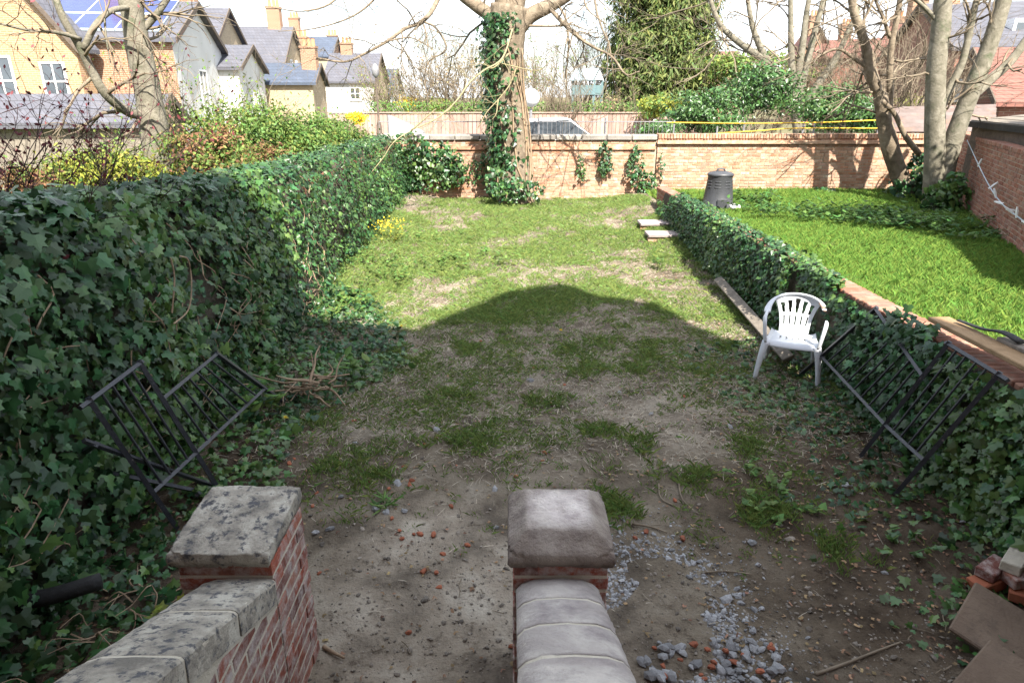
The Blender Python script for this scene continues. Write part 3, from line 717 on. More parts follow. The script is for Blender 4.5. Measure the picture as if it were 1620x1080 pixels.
wall_ivy('ivy over the wall corner among the right-hand stems', [(1450, 262, 18, 26), (1445, 300, 50, 24), (1470, 290, 26, 32)], 16.2, 900, .11, thick=.35)
wall_ivy('dark ivy clump at the base of the smooth twin stems', [(1485, 312, 30, 26), (1510, 300, 18, 30)], 14.25, 420, .11, thick=.15)

# ------------------------------------------------------------------ grass, straw, litter and weeds on the garden ground
def blades(g, cx, cy, cz, nb, rad, h, lean=.35, w=.004):
    """arrays of tuft centres -> single-triangle blades"""
    n = len(cx); idx = np.repeat(np.arange(n), nb); m = len(idx)
    a = RNG.uniform(0, 2*math.pi, m); q = np.sqrt(RNG.random(m))*np.broadcast_to(rad, (n,))[idx]
    bx = cx[idx]+np.cos(a)*q; by = cy[idx]+np.sin(a)*q; bz = cz[idx]
    hh = np.broadcast_to(h, (n,))[idx]*RNG.uniform(.45, 1.2, m)
    la = RNG.uniform(0, 2*math.pi, m); ll = hh*np.abs(RNG.normal(0, lean, m))
    wa = RNG.uniform(0, math.pi, m); ww = w*RNG.uniform(.7, 1.5, m)
    p1 = np.stack([bx-np.cos(wa)*ww, by-np.sin(wa)*ww, bz-.01], -1); p2 = np.stack([bx+np.cos(wa)*ww, by+np.sin(wa)*ww, bz-.01], -1)
    md = np.stack([bx+np.cos(la)*ll*.35, by+np.sin(la)*ll*.35, bz+hh*.6], -1); off = np.stack([np.cos(wa)*ww*.7, np.sin(wa)*ww*.7, 0*ww], -1)
    tp = np.stack([bx+np.cos(la)*ll, by+np.sin(la)*ll, bz+hh], -1)
    V = np.stack([p1, p2, md+off, tp], 1).reshape(-1, 3); o = np.arange(m)*4
    T = np.stack([np.stack([o, o+1, o+2], -1), np.stack([o, o+2, o+3], -1)], 1).reshape(-1, 3)
    g.add(V, T=T, rnd=np.repeat(RNG.random(m), 4))
def gz(x, y): return gh(x, y)+.05*(fbm(x*9, y*9, 21, 5)-.5)
def grass_density(x, y):
    d = .10+.42*sstep(3.6, 5.2, y)+.48*sstep(7.6, 10.2, y)
    d = d*(1-.55*sstep(13.2, 16, y))
    d = d*(.22+1.5*sstep(.38, .60, fbm(x*.9, y*.9, 81, 4)))*(.45+.9*sstep(.35, .6, fbm(x*3.1, y*3.1, 83, 3)))
    d = d*(1-.75*sstep(-.9, -2.2, x)*sstep(12, 8, y))
    d = np.where(y < 3.4, d*.10, d)
    bare = np.exp(-(((x-1.5)/.65)**2+((y-5.2)/.6)**2)); d = d*(1-.95*bare)
    d = d*(1-.5*sstep(1.6, 2.6, x)*sstep(8, 6, y))
    return d
def tufts(n, y0, y1, x0=-2.7, x1=3.2):
    x = RNG.uniform(x0, x1, n); y = RNG.uniform(y0, y1, n); k = RNG.random(n) < grass_density(x, y); return x[k], y[k]
g = Geo()
x, y = tufts(15000, 3.1, 9.5); s = RNG.uniform(.5, 1.3, len(x)); blades(g, x, y, gz(x, y), 15, .07*s, .036*s, 1.1, .0011)
x, y = tufts(12000, 8, 16.9); s = RNG.uniform(.6, 1.3, len(x)); blades(g, x, y, gz(x, y), 24, .10*s, .055*s, 1.0, .0019)
# lush tufts seen in the photograph
L2 = [(500, 660), (855, 470), (690, 492), (800, 503), (740, 545), (1060, 485), (960, 535), (905, 548), (1025, 535), (660, 560), (850, 630), (830, 480), (780, 440), (1115, 580), (870, 480), (950, 440), (1000, 455), (930, 585), (1150, 545), (1040, 560), (1010, 580), (620, 545), (720, 620), (760, 690), (700, 690), (950, 680), (1005, 690), (1090, 745), (1180, 690), (600, 745), (980, 785), (965, 805), (1320, 855), (1235, 800), (1190, 805), (545, 720)]
pts = np.array([atZ(u, v, .05)[:2] for u, v in L2]); ox = RNG.normal(0, .10, (len(pts), 10, 2)); pp = (pts[:, None]+ox).reshape(-1, 2)
blades(g, pp[:, 0], pp[:, 1], gz(pp[:, 0], pp[:, 1]), 46, .08, .058, .9, .0014)
o = g.build('grass', M['grass'], None, kind='stuff'); tag(o, 'patchy green grass over the rough garden ground', 'grass')
g = Geo()
x = RNG.uniform(3.52, 11.5, 16000); y = RNG.uniform(2.2, 17.0, 16000); k = (x < 7.0+(y-7.2)*.44) & (RNG.random(16000) < .8); x, y = x[k], y[k]
hs = .075+.06*fbm(x*1.2, y*1.2, 33)+.10*sstep(14.6, 16.5, y)
blades(g, x, y, lh(x, y), 24, .11, hs*.9, .6, .0020)
o = g.build('lawn_grass', M['lawn'], None, kind='stuff'); tag(o, 'bright green unmown lawn beyond the low dividing wall', 'grass')

def litter(n, y0, y1, dens, ln, w, mat, name, label, curl=.2, lift=.012):
    x = RNG.uniform(-2.7, 3.1, n); y = RNG.uniform(y0, y1, n); k = RNG.random(n) < dens(x, y); x, y = x[k], y[k]; m = len(x)
    z = gz(x, y)+RNG.uniform(.002, lift, m); a = RNG.uniform(0, 2*math.pi, m); l = ln*RNG.uniform(.4, 1.4, m); ww = w*RNG.uniform(.6, 1.5, m)
    ca, sa = np.cos(a), np.sin(a); bend = RNG.normal(0, curl, m)*l; t1 = RNG.normal(0, .12, m)*l
    def pt(s, o, dzz): return np.stack([x+ca*l*s-sa*(o*ww+bend*(s*s*4)), y+sa*l*s+ca*(o*ww+bend*(s*s*4)), z+dzz+np.abs(t1)*(.5+s)], -1)
    V = np.stack([pt(-.5, -1, 0), pt(-.5, 1, .001), pt(0, 1, .004), pt(0, -1, .003), pt(.5, 1, 0), pt(.5, -1, .001)], 1).reshape(-1, 3); o = np.arange(m)*6
    Q = np.stack([np.stack([o, o+3, o+2, o+1], -1), np.stack([o+3, o+5, o+4, o+2], -1)], 1).reshape(-1, 4)
    g = Geo(); g.add(V, Q=Q, rnd=np.repeat(RNG.random(m), 6)); ob = g.build(name, mat, None, kind='stuff'); tag(ob, label, 'litter'); return ob
litter(125000, 2.9, 16.8, lambda x, y: np.clip(.02+.95*sstep(4.0, 5.8, y)*(.3+1.2*fbm(x*1.1, y*1.1, 91))-.25*sstep(8.5, 11, y), 0, 1)*np.where(y < 9, 1, .8), .065, .0014, M['straw'], 'straw', 'dry straw and dead grass strewn over the garden ground', .035, .02)
litter(16000, 2.4, 15, lambda x, y: .25+.6*sstep(1.0, 2.4, x)+.4*sstep(-1.2, -2.2, x), .024, .006, M['deadleaf'], 'dead_leaves', 'small brown dead leaves scattered over the ground', .3, .02)

# ground ivy creeping out from the left and low weeds
gi = thing('ground_ivy', 'dark ivy creeping over the ground along the left hedge foot', 'ivy', (-2.1, 6, 0))
n = 11000; x = RNG.uniform(-2.75, .2, n); y = RNG.uniform(2.3, 9.2, n)
edge = np.interp(y, [2.3, 3.6, 4.6, 5.6, 6.6, 7.6, 9.2], [-1.75, -1.65, -1.72, -1.60, -1.05, -1.15, -1.9])+.55*(fbm(y*1.4, x*1.4, 14)-.5)
k = (x < edge) & (RNG.random(n) < sstep(0, .35, edge-x+.05)); x, y = x[k], y[k]
P = np.stack([x, y, gz(x, y)+RNG.uniform(.015, .09, len(x))], -1)
ivy_from(gi, P, np.tile([.1, -.3, 1.], (len(P), 1)), .058, (M['ivy'], M['ivy_light']), 0, droop=(.3, -.8, -.1), rt=1.0, near=8)
gi2 = thing('ground_ivy', 'sparse dark ivy trailing over the ground below the right railing', 'ivy', (2.4, 4, 0))
n = 4200; x = RNG.uniform(1.4, 3.1, n); y = RNG.uniform(2.6, 7.2, n); k = RNG.random(n) < sstep(.42, .75, .62*fbm(x*1.6, y*1.6, 15)+.42*sstep(1.5, 3.0, x)); x, y = x[k], y[k]
P = np.stack([x, y, gz(x, y)+RNG.uniform(.012, .05, len(x))], -1)
ivy_from(gi2, P, np.tile([-.1, -.3, 1.], (len(P), 1)), .045, (M['ivy'], M['ivy_light']), 0, droop=(-.3, -.8, -.1), rt=1.0, near=8)
def weed(name, label, u, v, zg, n, rad, h, mat, tm=OVAL, size=.07, group=None, lawn=False, loc=None, cat='weed'):
    c = Vector(loc) if loc else atZ(u, v, zg)
    r = thing(name, label, cat, (c.x, c.y, c.z), 0, group)
    g = Geo(); P = []; A = []
    st = max(4, n//7)
    gs = Geo()
    for k in range(st):
        a = random.uniform(0, 6.283); q = rad*math.sqrt(random.random()); top = Vector((c.x+math.cos(a)*q, c.y+math.sin(a)*q, c.z+h*random.uniform(.5, 1.1)))
        b = Vector((c.x+math.cos(a)*q*.4, c.y+math.sin(a)*q*.4, c.z-.02)); tube(gs, [b, (b+top)/2+Vector((0, 0, .02)), top], [.004, .003, .002], 4, cap=False)
        for j in range(7):
            t = .35+.65*j/6; p = b.lerp(top, t); P.append(p); A.append(random.uniform(0, 6.283))
    P = np.array([tuple(p) for p in P]); A = np.array(A)
    F = frames(np.stack([np.cos(A)*-.35, np.sin(A)*-.35, np.ones(len(A))], -1)+RNG.normal(0, .15, (len(A), 3)), np.stack([np.cos(A), np.sin(A), np.full(len(A), .05)], -1))
    scatter(g, tm, P, F, size*RNG.uniform(.6, 1.25, len(P))); g.build('leaves', mat, r); gs.build('stems', mat, r); return r
weed('broadleaf_weed', 'broad-leaved green plant growing under the leaning left railing', 405, 655, .12, 46, .22, .24, M['weed'], OVAL, .12)
weed('broadleaf_weed', 'bright leafy plant behind the heap of roots', 560, 590, .12, 36, .18, .20, M['weed'], OVAL, .12)
weed('young_seedling', 'pale green seedling growing beside the left stair pier', 262, 925, .35, 20, .08, .22, M['lime'], IVY, .07, loc=(-1.62, 2.45, .28))
weed('dandelion_rosette', 'green rosette weed on bare soil left of the centre pier', 607, 800, 0, 24, .07, .05, M['weed'], LONG, .10)
weed('creeping_weed', 'low spreading weed patch right of the sandy bare patch', 1225, 790, .03, 70, .38, .05, M['weed'], IVYS, .055)
weed('creeping_weed', 'small dark weed patch near the foot of the right railing', 1180, 745, .03, 40, .22, .05, M['weed'], IVYS, .05)
weed('creeping_weed', 'dull green weed patch left of the brick stack', 1430, 860, .03, 50, .26, .06, M['ivy_light'], IVYS, .05)
for (u, v, n, rd, h, lb) in [(640, 385, 80, .5, .22, 'sunlit weed clump at the ivy foot in the middle distance'), (560, 470, 90, .6, .18, 'pale sunlit weeds spreading from the ivy foot at the shadow edge'), (705, 300, 60, .45, .3, 'bright leafy weeds in the far left corner'), (770, 335, 40, .3, .16, 'small leafy clump in front of the trunk'), (700, 345, 60, .5, .15, 'low green weeds left of the lawn path'), (840, 312, 50, .35, .25, 'lush green weeds at the right foot of the trunk'), (610, 440, 80, .55, .2, 'weeds beneath the yellow flowering plant'), (690, 420, 70, .55, .14, 'low sunlit weeds in the left middle of the garden'), (720, 380, 60, .55, .12, 'scattered sunlit weeds left of the bright grass'), (660, 330, 90, .6, .2, 'leafy sunlit weeds beside the far part of the ivy'), (590, 420, 110, .55, .3, 'tall pale weeds just left of the yellow plant foot'), (520, 505, 70, .5, .16, 'weeds half in shade at the ivy foot'), (760, 410, 70, .7, .10, 'broken carpet of small weeds in the sunlit centre'), (870, 360, 50, .7, .10, 'low leafy weeds in the far sunlit grass'), (1050, 420, 26, .2, .12, 'tuft of weeds at the foot of the lower stone step')]:
    weed('weed_clump', lb, u, v, .12, n, rd, h, M['weed'], OVAL, .085)
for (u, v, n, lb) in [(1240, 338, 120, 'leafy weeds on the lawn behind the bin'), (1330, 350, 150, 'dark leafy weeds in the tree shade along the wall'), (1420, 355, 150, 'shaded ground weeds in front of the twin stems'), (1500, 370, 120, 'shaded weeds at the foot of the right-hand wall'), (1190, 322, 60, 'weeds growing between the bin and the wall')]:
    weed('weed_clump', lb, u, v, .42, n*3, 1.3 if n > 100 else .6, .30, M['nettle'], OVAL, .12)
# plants with yellow flowers, dandelions
yw = weed('flowering_plant', 'yellow-flowering plant at the foot of the sunlit ivy', 615, 385, .2, 60, .33, .38, M['lime'], OVAL, .06)
g = Geo(); c = wloc(yw); P = np.array([(c.x+RNG.normal(0, .16), c.y+RNG.normal(0, .16), c.z+RNG.uniform(.28, .46)) for _ in range(110)]); scatter(g, OVAL, P, leaf_frames(P, np.tile([0, -.3, 1.], (110, 1))), .04); g.build('flowers', M['yellow'], yw)
def dandelion(u, v, zg, lb, loc=None):
    c = Vector(loc) if loc else atZ(u, v, zg); c.z = max(c.z, 0)
    r = thing('dandelion', lb, 'flower', c); gs = Geo(); tube(gs, [c, c+Vector((.005, 0, .035)), c+Vector((.008, -.004, .07))], .0025, 5); gs.build('stem', M['weed'], r)
    g = Geo(); m = 26; a = np.arange(m)*2.4; t = c+Vector((.008, -.004, .07)); P = np.tile(tuple(t), (m, 1))
    el = np.linspace(.05, 1.2, m); F = frames(np.stack([-np.cos(a)*np.sin(el), -np.sin(a)*np.sin(el), np.cos(el)], -1), np.stack([np.cos(a)*np.cos(el), np.sin(a)*np.cos(el), np.sin(el)], -1))
    scatter(g, LONG, P, F, .024); g.build('flower_head', M['yellow'], r)
dandelion(886, 531, .02, 'yellow dandelion in the middle of the shaded grass')
dandelion(452, 672, .08, 'yellow dandelion beside the broad-leaved plant on the left')
dandelion(473, 690, .06, 'small yellow dandelion at the edge of the creeping ivy', loc=(-1.35, 7.6, .05))

# ------------------------------------------------------------------ stones, brick fragments, rubble
def rock_mesh(seed, angular=False):
    rr = np.random.default_rng(seed)
    t = (1+5**.5)/2; V = np.array([(-1, t, 0), (1, t, 0), (-1, -t, 0), (1, -t, 0), (0, -1, t), (0, 1, t), (0, -1, -t), (0, 1, -t), (t, 0, -1), (t, 0, 1), (-t, 0, -1), (-t, 0, 1)])/1.9
    T = np.array([(0, 11, 5), (0, 5, 1), (0, 1, 7), (0, 7, 10), (0, 10, 11), (1, 5, 9), (5, 11, 4), (11, 10, 2), (10, 7, 6), (7, 1, 8), (3, 9, 4), (3, 4, 2), (3, 2, 6), (3, 6, 8), (3, 8, 9), (4, 9, 5), (2, 4, 11), (6, 2, 10), (8, 6, 7), (9, 8, 1)])
    V = V*rr.uniform(.72, 1.25, (12, 1))*np.array([1.25, .9, .62])
    if angular: V = np.sign(V)*np.abs(V)**.55*np.array([.62, .5, .42])*rr.uniform(.8, 1.15, (12, 1))
    return V, T
ROCK = [rock_mesh(k) for k in range(6)]; CHIP = [rock_mesh(k+20, True) for k in range(6)]
def rocks_stuff(name, label, x, y, size, mat, sink=.25):
    g = Geo(); n = len(x); z = gz(x, y)
    for k in range(6):
        s = np.arange(n) % 6 == k; m = s.sum()
        if not m: continue
        a = RNG.uniform(0, 6.28, m); N_ = np.stack([RNG.normal(0, .4, m), RNG.normal(0, .4, m), np.ones(m)], -1)
        scatter(g, ROCK[k], np.stack([x[s], y[s], z[s]+size[s]*.2], -1), frames(N_, np.stack([np.cos(a), np.sin(a), 0*a], -1)), size[s])
    o = g.build(name, mat, None, kind='stuff'); return tag(o, label, 'gravel')
n = 7000; x = RNG.normal(.86, .24, n); y = RNG.normal(2.92, .36, n); k = (x > .45) & (fbm(x*2.5, y*2.5, 17) > .45); x, y = x[k], y[k]
rocks_stuff('gravel', 'grey crushed rubble spilt on the ground right of the centre pier', x, y, np.clip(RNG.gamma(1.6, .0034, len(x))+.002, 0, .022), M['rubble'])
n = 16000; x = RNG.uniform(-2., 2.6, n); y = RNG.uniform(2.3, 6.4, n); k = RNG.random(n) < .12+.8*sstep(4.2, 2.8, y); x, y = x[k], y[k]
rocks_stuff('pebbles', 'tiny stones and crumbs of mortar on the bare soil', x, y, RNG.gamma(1.5, .0026, len(x))+.0015, pmat('crumbs', [(.13, .11, .088), (.23, .20, .165)], 8, rough=.95, bump=.3, rnd=.45))
def piece(name, label, cat, P, size, mat, data, group, mdl):
    k = random.randrange(6)
    key = (mdl, k)
    if key not in _pm: V, T = data[k]; _pm[key] = make_mesh(name, V, [T], np.zeros(12)); _pm[key].materials.append(mat)
    o = bpy.data.objects.new(name, _pm[key]); COL.objects.link(o); o.location = P; o.rotation_euler = (random.uniform(-.4, .4), random.uniform(-.4, .4), random.uniform(0, 6.28)); o.scale = (size,)*3
    return tag(o, label, cat, group)
_pm = {}
FR = [(636, 852), (648, 768), (652, 760), (646, 995), (700, 875), (740, 862), (686, 848), (632, 843), (655, 846), (816, 755), (873, 642), (893, 612), (795, 543), (760, 540), (690, 905), (670, 903), (695, 928), (665, 845), (714, 802), (620, 822), (640, 740), (672, 705), (690, 695), (722, 738), (500, 780), (495, 803), (505, 905), (870, 590), (905, 590), (1082, 630), (845, 585), (820, 590), (1005, 850), (1022, 842), (1080, 852), (1200, 830), (1310, 872), (1525, 915), (1548, 955), (585, 762), (600, 750), (1068, 790), (862, 715), (858, 728), (893, 688), (615, 775), (560, 665), (458, 735), (466, 728), (825, 1060), (812, 1020)]
for u, v in FR:
    c = atZ(u, v, 0); c.z = float(gz(c.x, c.y))+.008
    piece('brick_fragment', 'small red brick fragment lying loose on the ground', 'brick fragment', c, random.uniform(.022, .042), M['brick_fresh'], CHIP, 'loose red brick fragments on the ground', 'frag')
ST = [(785, 832), (627, 765), (612, 812), (594, 806), (640, 808), (500, 845), (522, 843), (1190, 858), (1168, 940), (1150, 945), (755, 608), (980, 622), (1155, 675), (1340, 770), (690, 682), (563, 700), (783, 775), (838, 605), (1030, 655), (1420, 615), (1520, 830), (540, 790), (985, 820), (1400, 905)]
for u, v in ST:
    c = atZ(u, v, 0); c.z = float(gz(c.x, c.y))+.006
    piece('stone', 'pale grey stone lying loose on the garden soil', 'stone', c, random.uniform(.02, .038), M['rubble'], ROCK, 'loose pale stones on the ground', 'stone')
for k in range(64):                                       # the rubble heap at the foot of the centre wall
    u = random.uniform(1005, 1235); v = random.uniform(1012, 1078) if u < 1230 else 1060
    c = atZ(u, v, 0); s = random.uniform(.014, .034); c.z = float(gz(c.x, c.y))+s*.35+random.uniform(0, .02)
    if k % 4 == 0: piece('rubble_brick', 'broken red brick lump in the rubble heap by the centre wall', 'rubble', c, s*1.2, M['brick_fresh'], CHIP, 'red lumps in the rubble heap', 'rb')
    else: piece('rubble_lump', 'grey mortar lump in the rubble heap by the centre wall', 'rubble', c, s, M['rubble'], ROCK, 'grey lumps in the rubble heap', 'rl')
def stick(label, pts, r0, r1, mat='twig', name='stick', cat='stick', zoff=.015):
    P = []
    for p in pts:
        q = atZ(p[0], p[1], 0); h = float(gz(q.x, q.y)); q = atZ(p[0], p[1], h+zoff); P.append(q)
    g = Geo(); sp = smooth_path(P, 4); tube(g, sp, np.linspace(r0, r1, len(sp)), 6); o = g.build(name, M[mat], None, smooth=True); return tag(o, label, cat)
stick('long pale forked stick lying in the right foreground', [(1290, 1066), (1340, 1048), (1385, 1030), (1425, 1015)], .010, .005)
stick('short stick beside the long pale stick', [(1345, 1018), (1358, 1030), (1366, 1040)], .006, .004)
stick('bent twig on the soil right of the gravel', [(1000, 828), (1030, 833), (1055, 842)], .009, .005)
stick('thin twig lying below the creeping weed patch', [(1115, 905), (1150, 903), (1190, 908)], .007, .004)
stick('curved twig right of the pier cap', [(1042, 765), (1046, 788), (1072, 802)], .007, .004)
stick('upright-lying twig next to the curved one', [(1073, 760), (1080, 790), (1105, 812)], .007, .004)
stick('fallen twig near the sandy bare patch', [(1035, 622), (1050, 608), (1060, 600)], .006, .003)
stick('dark twig in front of the chair', [(1225, 672), (1255, 671), (1280, 678)], .006, .004)
stick('root end sticking out beside the left pier base', [(512, 1022), (525, 1030), (545, 1040)], .014, .008, 'vine')
stick('long bramble stem arching over the lower left ivy', [(30, 760), (60, 870), (110, 905), (170, 935)], .006, .003, 'vine', zoff=.12)
g = Geo()
for k in range(170):
    x0, y0 = random.uniform(-1.6, 2.9), random.uniform(2.6, 8.5); a = random.uniform(0, 6.28); l = random.uniform(.04, .16); pts = []
    for j in range(4): xx = x0+math.cos(a)*l*j/3+random.uniform(-.01, .01); yy = y0+math.sin(a)*l*j/3+random.uniform(-.01, .01); pts.append((xx, yy, float(gz(xx, yy))+.008+random.uniform(0, .01)))
    tube(g, pts, np.linspace(.0035, .002, 4), 4, cap=False)
tag(g.build('fallen_twigs', M['twig'], None, kind='stuff'), 'small fallen twigs scattered over the shaded ground', 'litter')
# heap of grubbed-up roots
rh = thing('root_heap', 'tangled heap of pale dug-up roots at the left hedge foot', 'roots', atZ(485, 622, .1))
g = Geo(); c = wloc(rh)
for k in range(34):
    a = random.uniform(0, 6.28); l = random.uniform(.15, .5); p = Vector((c.x+random.gauss(0, .14), c.y+random.gauss(0, .10), c.z+random.uniform(.02, .14))); d = Vector((math.cos(a), math.sin(a)*.6, random.uniform(-.15, .3))); pts = [p]
    for j in range(4): d = (d+Vector((random.gauss(0, .35), random.gauss(0, .35), random.gauss(0, .25)))).normalized(); q = pts[-1]+d*l/4; q.z = max(q.z, float(gz(q.x, q.y))+.01); pts.append(q)
    r0 = random.uniform(.006, .018); tube(g, smooth_path(pts, 3), np.linspace(r0, r0*.4, 13), 6)
g.build('roots', M['vine'], rh, smooth=True)
# leaf-stem litter by the left pier (dry prunings)
dp = thing('prunings', 'tangle of dry brown prunings left of the left stair pier', 'prunings', (-1.85, 2.55, 0)); g = Geo()
for k in range(70):
    p = Vector((random.uniform(-2.35, -1.5), random.uniform(2.0, 3.1), 0)); a = random.uniform(0, 6.28); pts = []
    for j in range(4): q = p+Vector((math.cos(a)*j*.07+random.gauss(0, .02), math.sin(a)*j*.07+random.gauss(0, .02), 0)); q.z = float(gz(q.x, q.y))+.03+random.uniform(0, .09); pts.append(q)
    tube(g, smooth_path(pts, 3), np.linspace(.005, .002, 10), 4, cap=False)
g.build('twigs', M['vine'], dp)
# black pipe in the ivy
g = Geo(); tube(g, smooth_path([atZ(30, 952, .22), atZ(90, 940, .24), atZ(160, 918, .25)], 5), .045, 12); tag(g.build('drain_pipe', M['rubber'], None, smooth=True), 'black plastic pipe half buried in the lower left ivy', 'pipe')

# ------------------------------------------------------------------ iron railings leaning on the ivy
def bar(g, a, b, w=.016, w2=None):
    a = Vector(a); b = Vector(b); tube(g, [a, a.lerp(b, .5), b], w, 4 if w2 is None else w2, rnd=0)
def railing(name, label, posts, nbars):
    """posts: list of (foot, top) pairs; rails join the posts near foot and top"""
    root = thing(name, label, 'railing', posts[0][0])
    for f, t in posts:
        g = Geo(); bar(g, f, t, .021); g.build('post', M['iron'], root)
    for i in range(len(posts)-1):
        (f0, t0), (f1, t1) = posts[i], posts[i+1]
        f0, t0, f1, t1 = map(Vector, (f0, t0, f1, t1))
        lo0, lo1 = f0.lerp(t0, .30), f1.lerp(t1, .30); hi0, hi1 = f0.lerp(t0, .98 if i == 0 else .72), f1.lerp(t1, .98)
        g = Geo(); bar(g, lo0, lo1, .017); g.build('bottom_rail', M['iron'], root)
        ex = (hi1-hi0).normalized()*(.09 if i == 0 else .0); g = Geo(); bar(g, hi0-ex, hi1+ex*.3, .017); g.build('top_rail', M['iron'], root)
        for k in range(nbars[i]):
            s = (k+1)/(nbars[i]+1); g = Geo(); bar(g, lo0.lerp(lo1, s), hi0.lerp(hi1, s), .0095, 6); g.build('bar', M['iron'], root)
    return root
railing('iron_railing', 'black iron railing panels leaning against the tall left ivy',
        [(atZ(280, 835, .03), atX(139, 629, -2.46)), (atZ(345, 772, .06), atX(219, 570, -2.44)), (atZ(448, 636, .10), atX(341, 558, -2.40))], [4, 6])
railing('iron_railing', 'second black railing lying low behind the left railing panels',
        [(atZ(85, 745, .40), atX(152, 702, -2.42)), (atZ(312, 782, .10), atX(345, 770, -2.22))], [0])
railing('iron_railing', 'black iron railing panels leaning on the low wall right of the chair',
        [(atZ(1416, 782, .05), atX(1583, 588, 3.12)), (atZ(1361, 722, .05), atX(1503, 540, 3.12)), (atZ(1266, 592, .10), atX(1388, 486, 3.2))], [4, 8])

# ------------------------------------------------------------------ white plastic chair
def grid_surface(fn, mask, nu, nv, th=.007):
    u = np.linspace(-1, 1, nu); v = np.linspace(0, 1, nv); U, W = np.meshgrid(u, v)
    P = fn(U, W); V = P.reshape(-1, 3)
    i = (np.arange(nv-1)[:, None]*nu+np.arange(nu-1)[None]); uc = (U[:-1, :-1]+U[1:, 1:])/2; wc = (W[:-1, :-1]+W[1:, 1:])/2
    i = i[~mask(uc, wc)]
    return V, np.stack([i, i+1, i+nu+1, i+nu], -1)
def solid(o, t):
    m = o.modifiers.new('thickness', 'SOLIDIFY'); m.thickness = t; m.offset = 0
fl = atZ(1203, 597, .06); frr = atZ(1300, 612, .06)
cc = (fl+frr)/2; ang = math.atan2(frr.y-fl.y, frr.x-fl.x)
chair = thing('plastic_chair', 'white moulded plastic garden chair with a broken right arm', 'chair', (cc.x-math.sin(ang)*.25-.05, cc.y+math.cos(ang)*.25, .055), ang)
chair.scale = (1.04, 1.0, .97)
def seat_fn(U, W):
    x = U*(.205+.03*(1-W)); y = -.215+.40*W; z = .425-.03*np.sin(W*2.4)-.012*(1-U**2)+0*U
    fr_ = np.clip((.10-W)/.10, 0, 1); z = z-.055*fr_**1.6; y = y-.012*np.sin(fr_*1.57)
    sd = np.clip((np.abs(U)-.86)/.14, 0, 1); z = z+.018*sd*(W > .1)
    return np.stack([x, y, z], -1)
def seat_mask(U, W):
    m = np.zeros_like(U, bool)
    for k in range(5):
        c = (k-2)*.26
        m |= (np.abs(U-c) < .035) & (((W > .58) & (W < .70)) | ((W > .44) & (W < .50)))
    return m
V, Q = grid_surface(seat_fn, seat_mask, 85, 51)
o = add_obj('seat', make_mesh('seat', V, [Q], np.zeros(len(V)), True), M['plastic_white'], chair, True); solid(o, .007)
def back_fn(U, W):
    w = .138+.082*W**2.2+.0*W
    x = U*w; z = .40+.355*W; y = .185+.085*W-.045*(U**2)*W+.012*np.sin(W*3)
    z = z+.03*(1-U**2)*W**3
    return np.stack([x, y, z], -1)
def back_mask(U, W):
    m = np.zeros_like(U, bool)
    for k in range(5):
        c = (k-2)*.36; wd = .055+.055*np.clip((W-.5)/.4, 0, 1)
        m |= (np.abs(U-c) < wd) & (W > .56) & (W < .93-.05*abs(k-2))
        m |= (np.abs(U-c) < .045) & (W > .24) & (W < .48)
    return m
V, Q = grid_surface(back_fn, back_mask, 91, 61)
back = add_obj('backrest', make_mesh('backrest', V, [Q], np.zeros(len(V)), True), M['plastic_white'], chair, True); solid(back, .008)
g = Geo(); hp = [(-.262, -.01, .655), (-.255, .08, .70), (-.215, .18, .755), (-.13, .245, .79), (0, .268, .803), (.13, .245, .79), (.215, .18, .755), (.248, .10, .705)]
sp = smooth_path(hp, 6); tube(g, sp, .031, 10, flat=.42, ref=(0, .55, .83)); g.build('hoop_rim', M['plastic_white'], back, True, True)
g = Geo(); tube(g, [(.205, .19, .752), (.235, .13, .728), (.25, .095, .70)], [.0315, .0318, .026], 10, flat=.43, ref=(0, .55, .83)); g.build('scorched_edge', M['plastic_dirt'], back, True, True)
for s in (-1, 1):
    g = Geo()
    if s < 0: ap = [(-.235, -.205, .40), (-.25, -.20, .50), (-.263, -.185, .60), (-.268, -.14, .642), (-.264, -.06, .65), (-.260, .01, .66)]
    else: ap = [(.235, -.205, .40), (.25, -.20, .50), (.263, -.18, .585), (.270, -.15, .632), (.272, -.11, .645)]
    sp = smooth_path(ap, 5); tube(g, sp, np.linspace(.032, .030, len(sp)), 10, flat=.5, ref=(s*.9, -.3, .3)); g.build('armrest', M['plastic_white'], chair, True, True)
    g = Geo(); tube(g, smooth_path([(s*.282, -.262, 0), (s*.268, -.245, .14), (s*.247, -.222, .30), (s*.225, -.20, .405)], 4), np.linspace(.022, .042, 13), 8, flat=.62, ref=(s*.5, -.8, 0)); g.build('leg', M['plastic_white'], chair, True, True)
    g = Geo(); tube(g, smooth_path([(s*.225, .285, 0), (s*.215, .25, .15), (s*.20, .20, .30), (s*.18, .165, .40)], 4), np.linspace(.021, .036, 13), 8, flat=.6, ref=(s*.5, .8, 0)); g.build('leg', M['plastic_white'], chair, True, True)

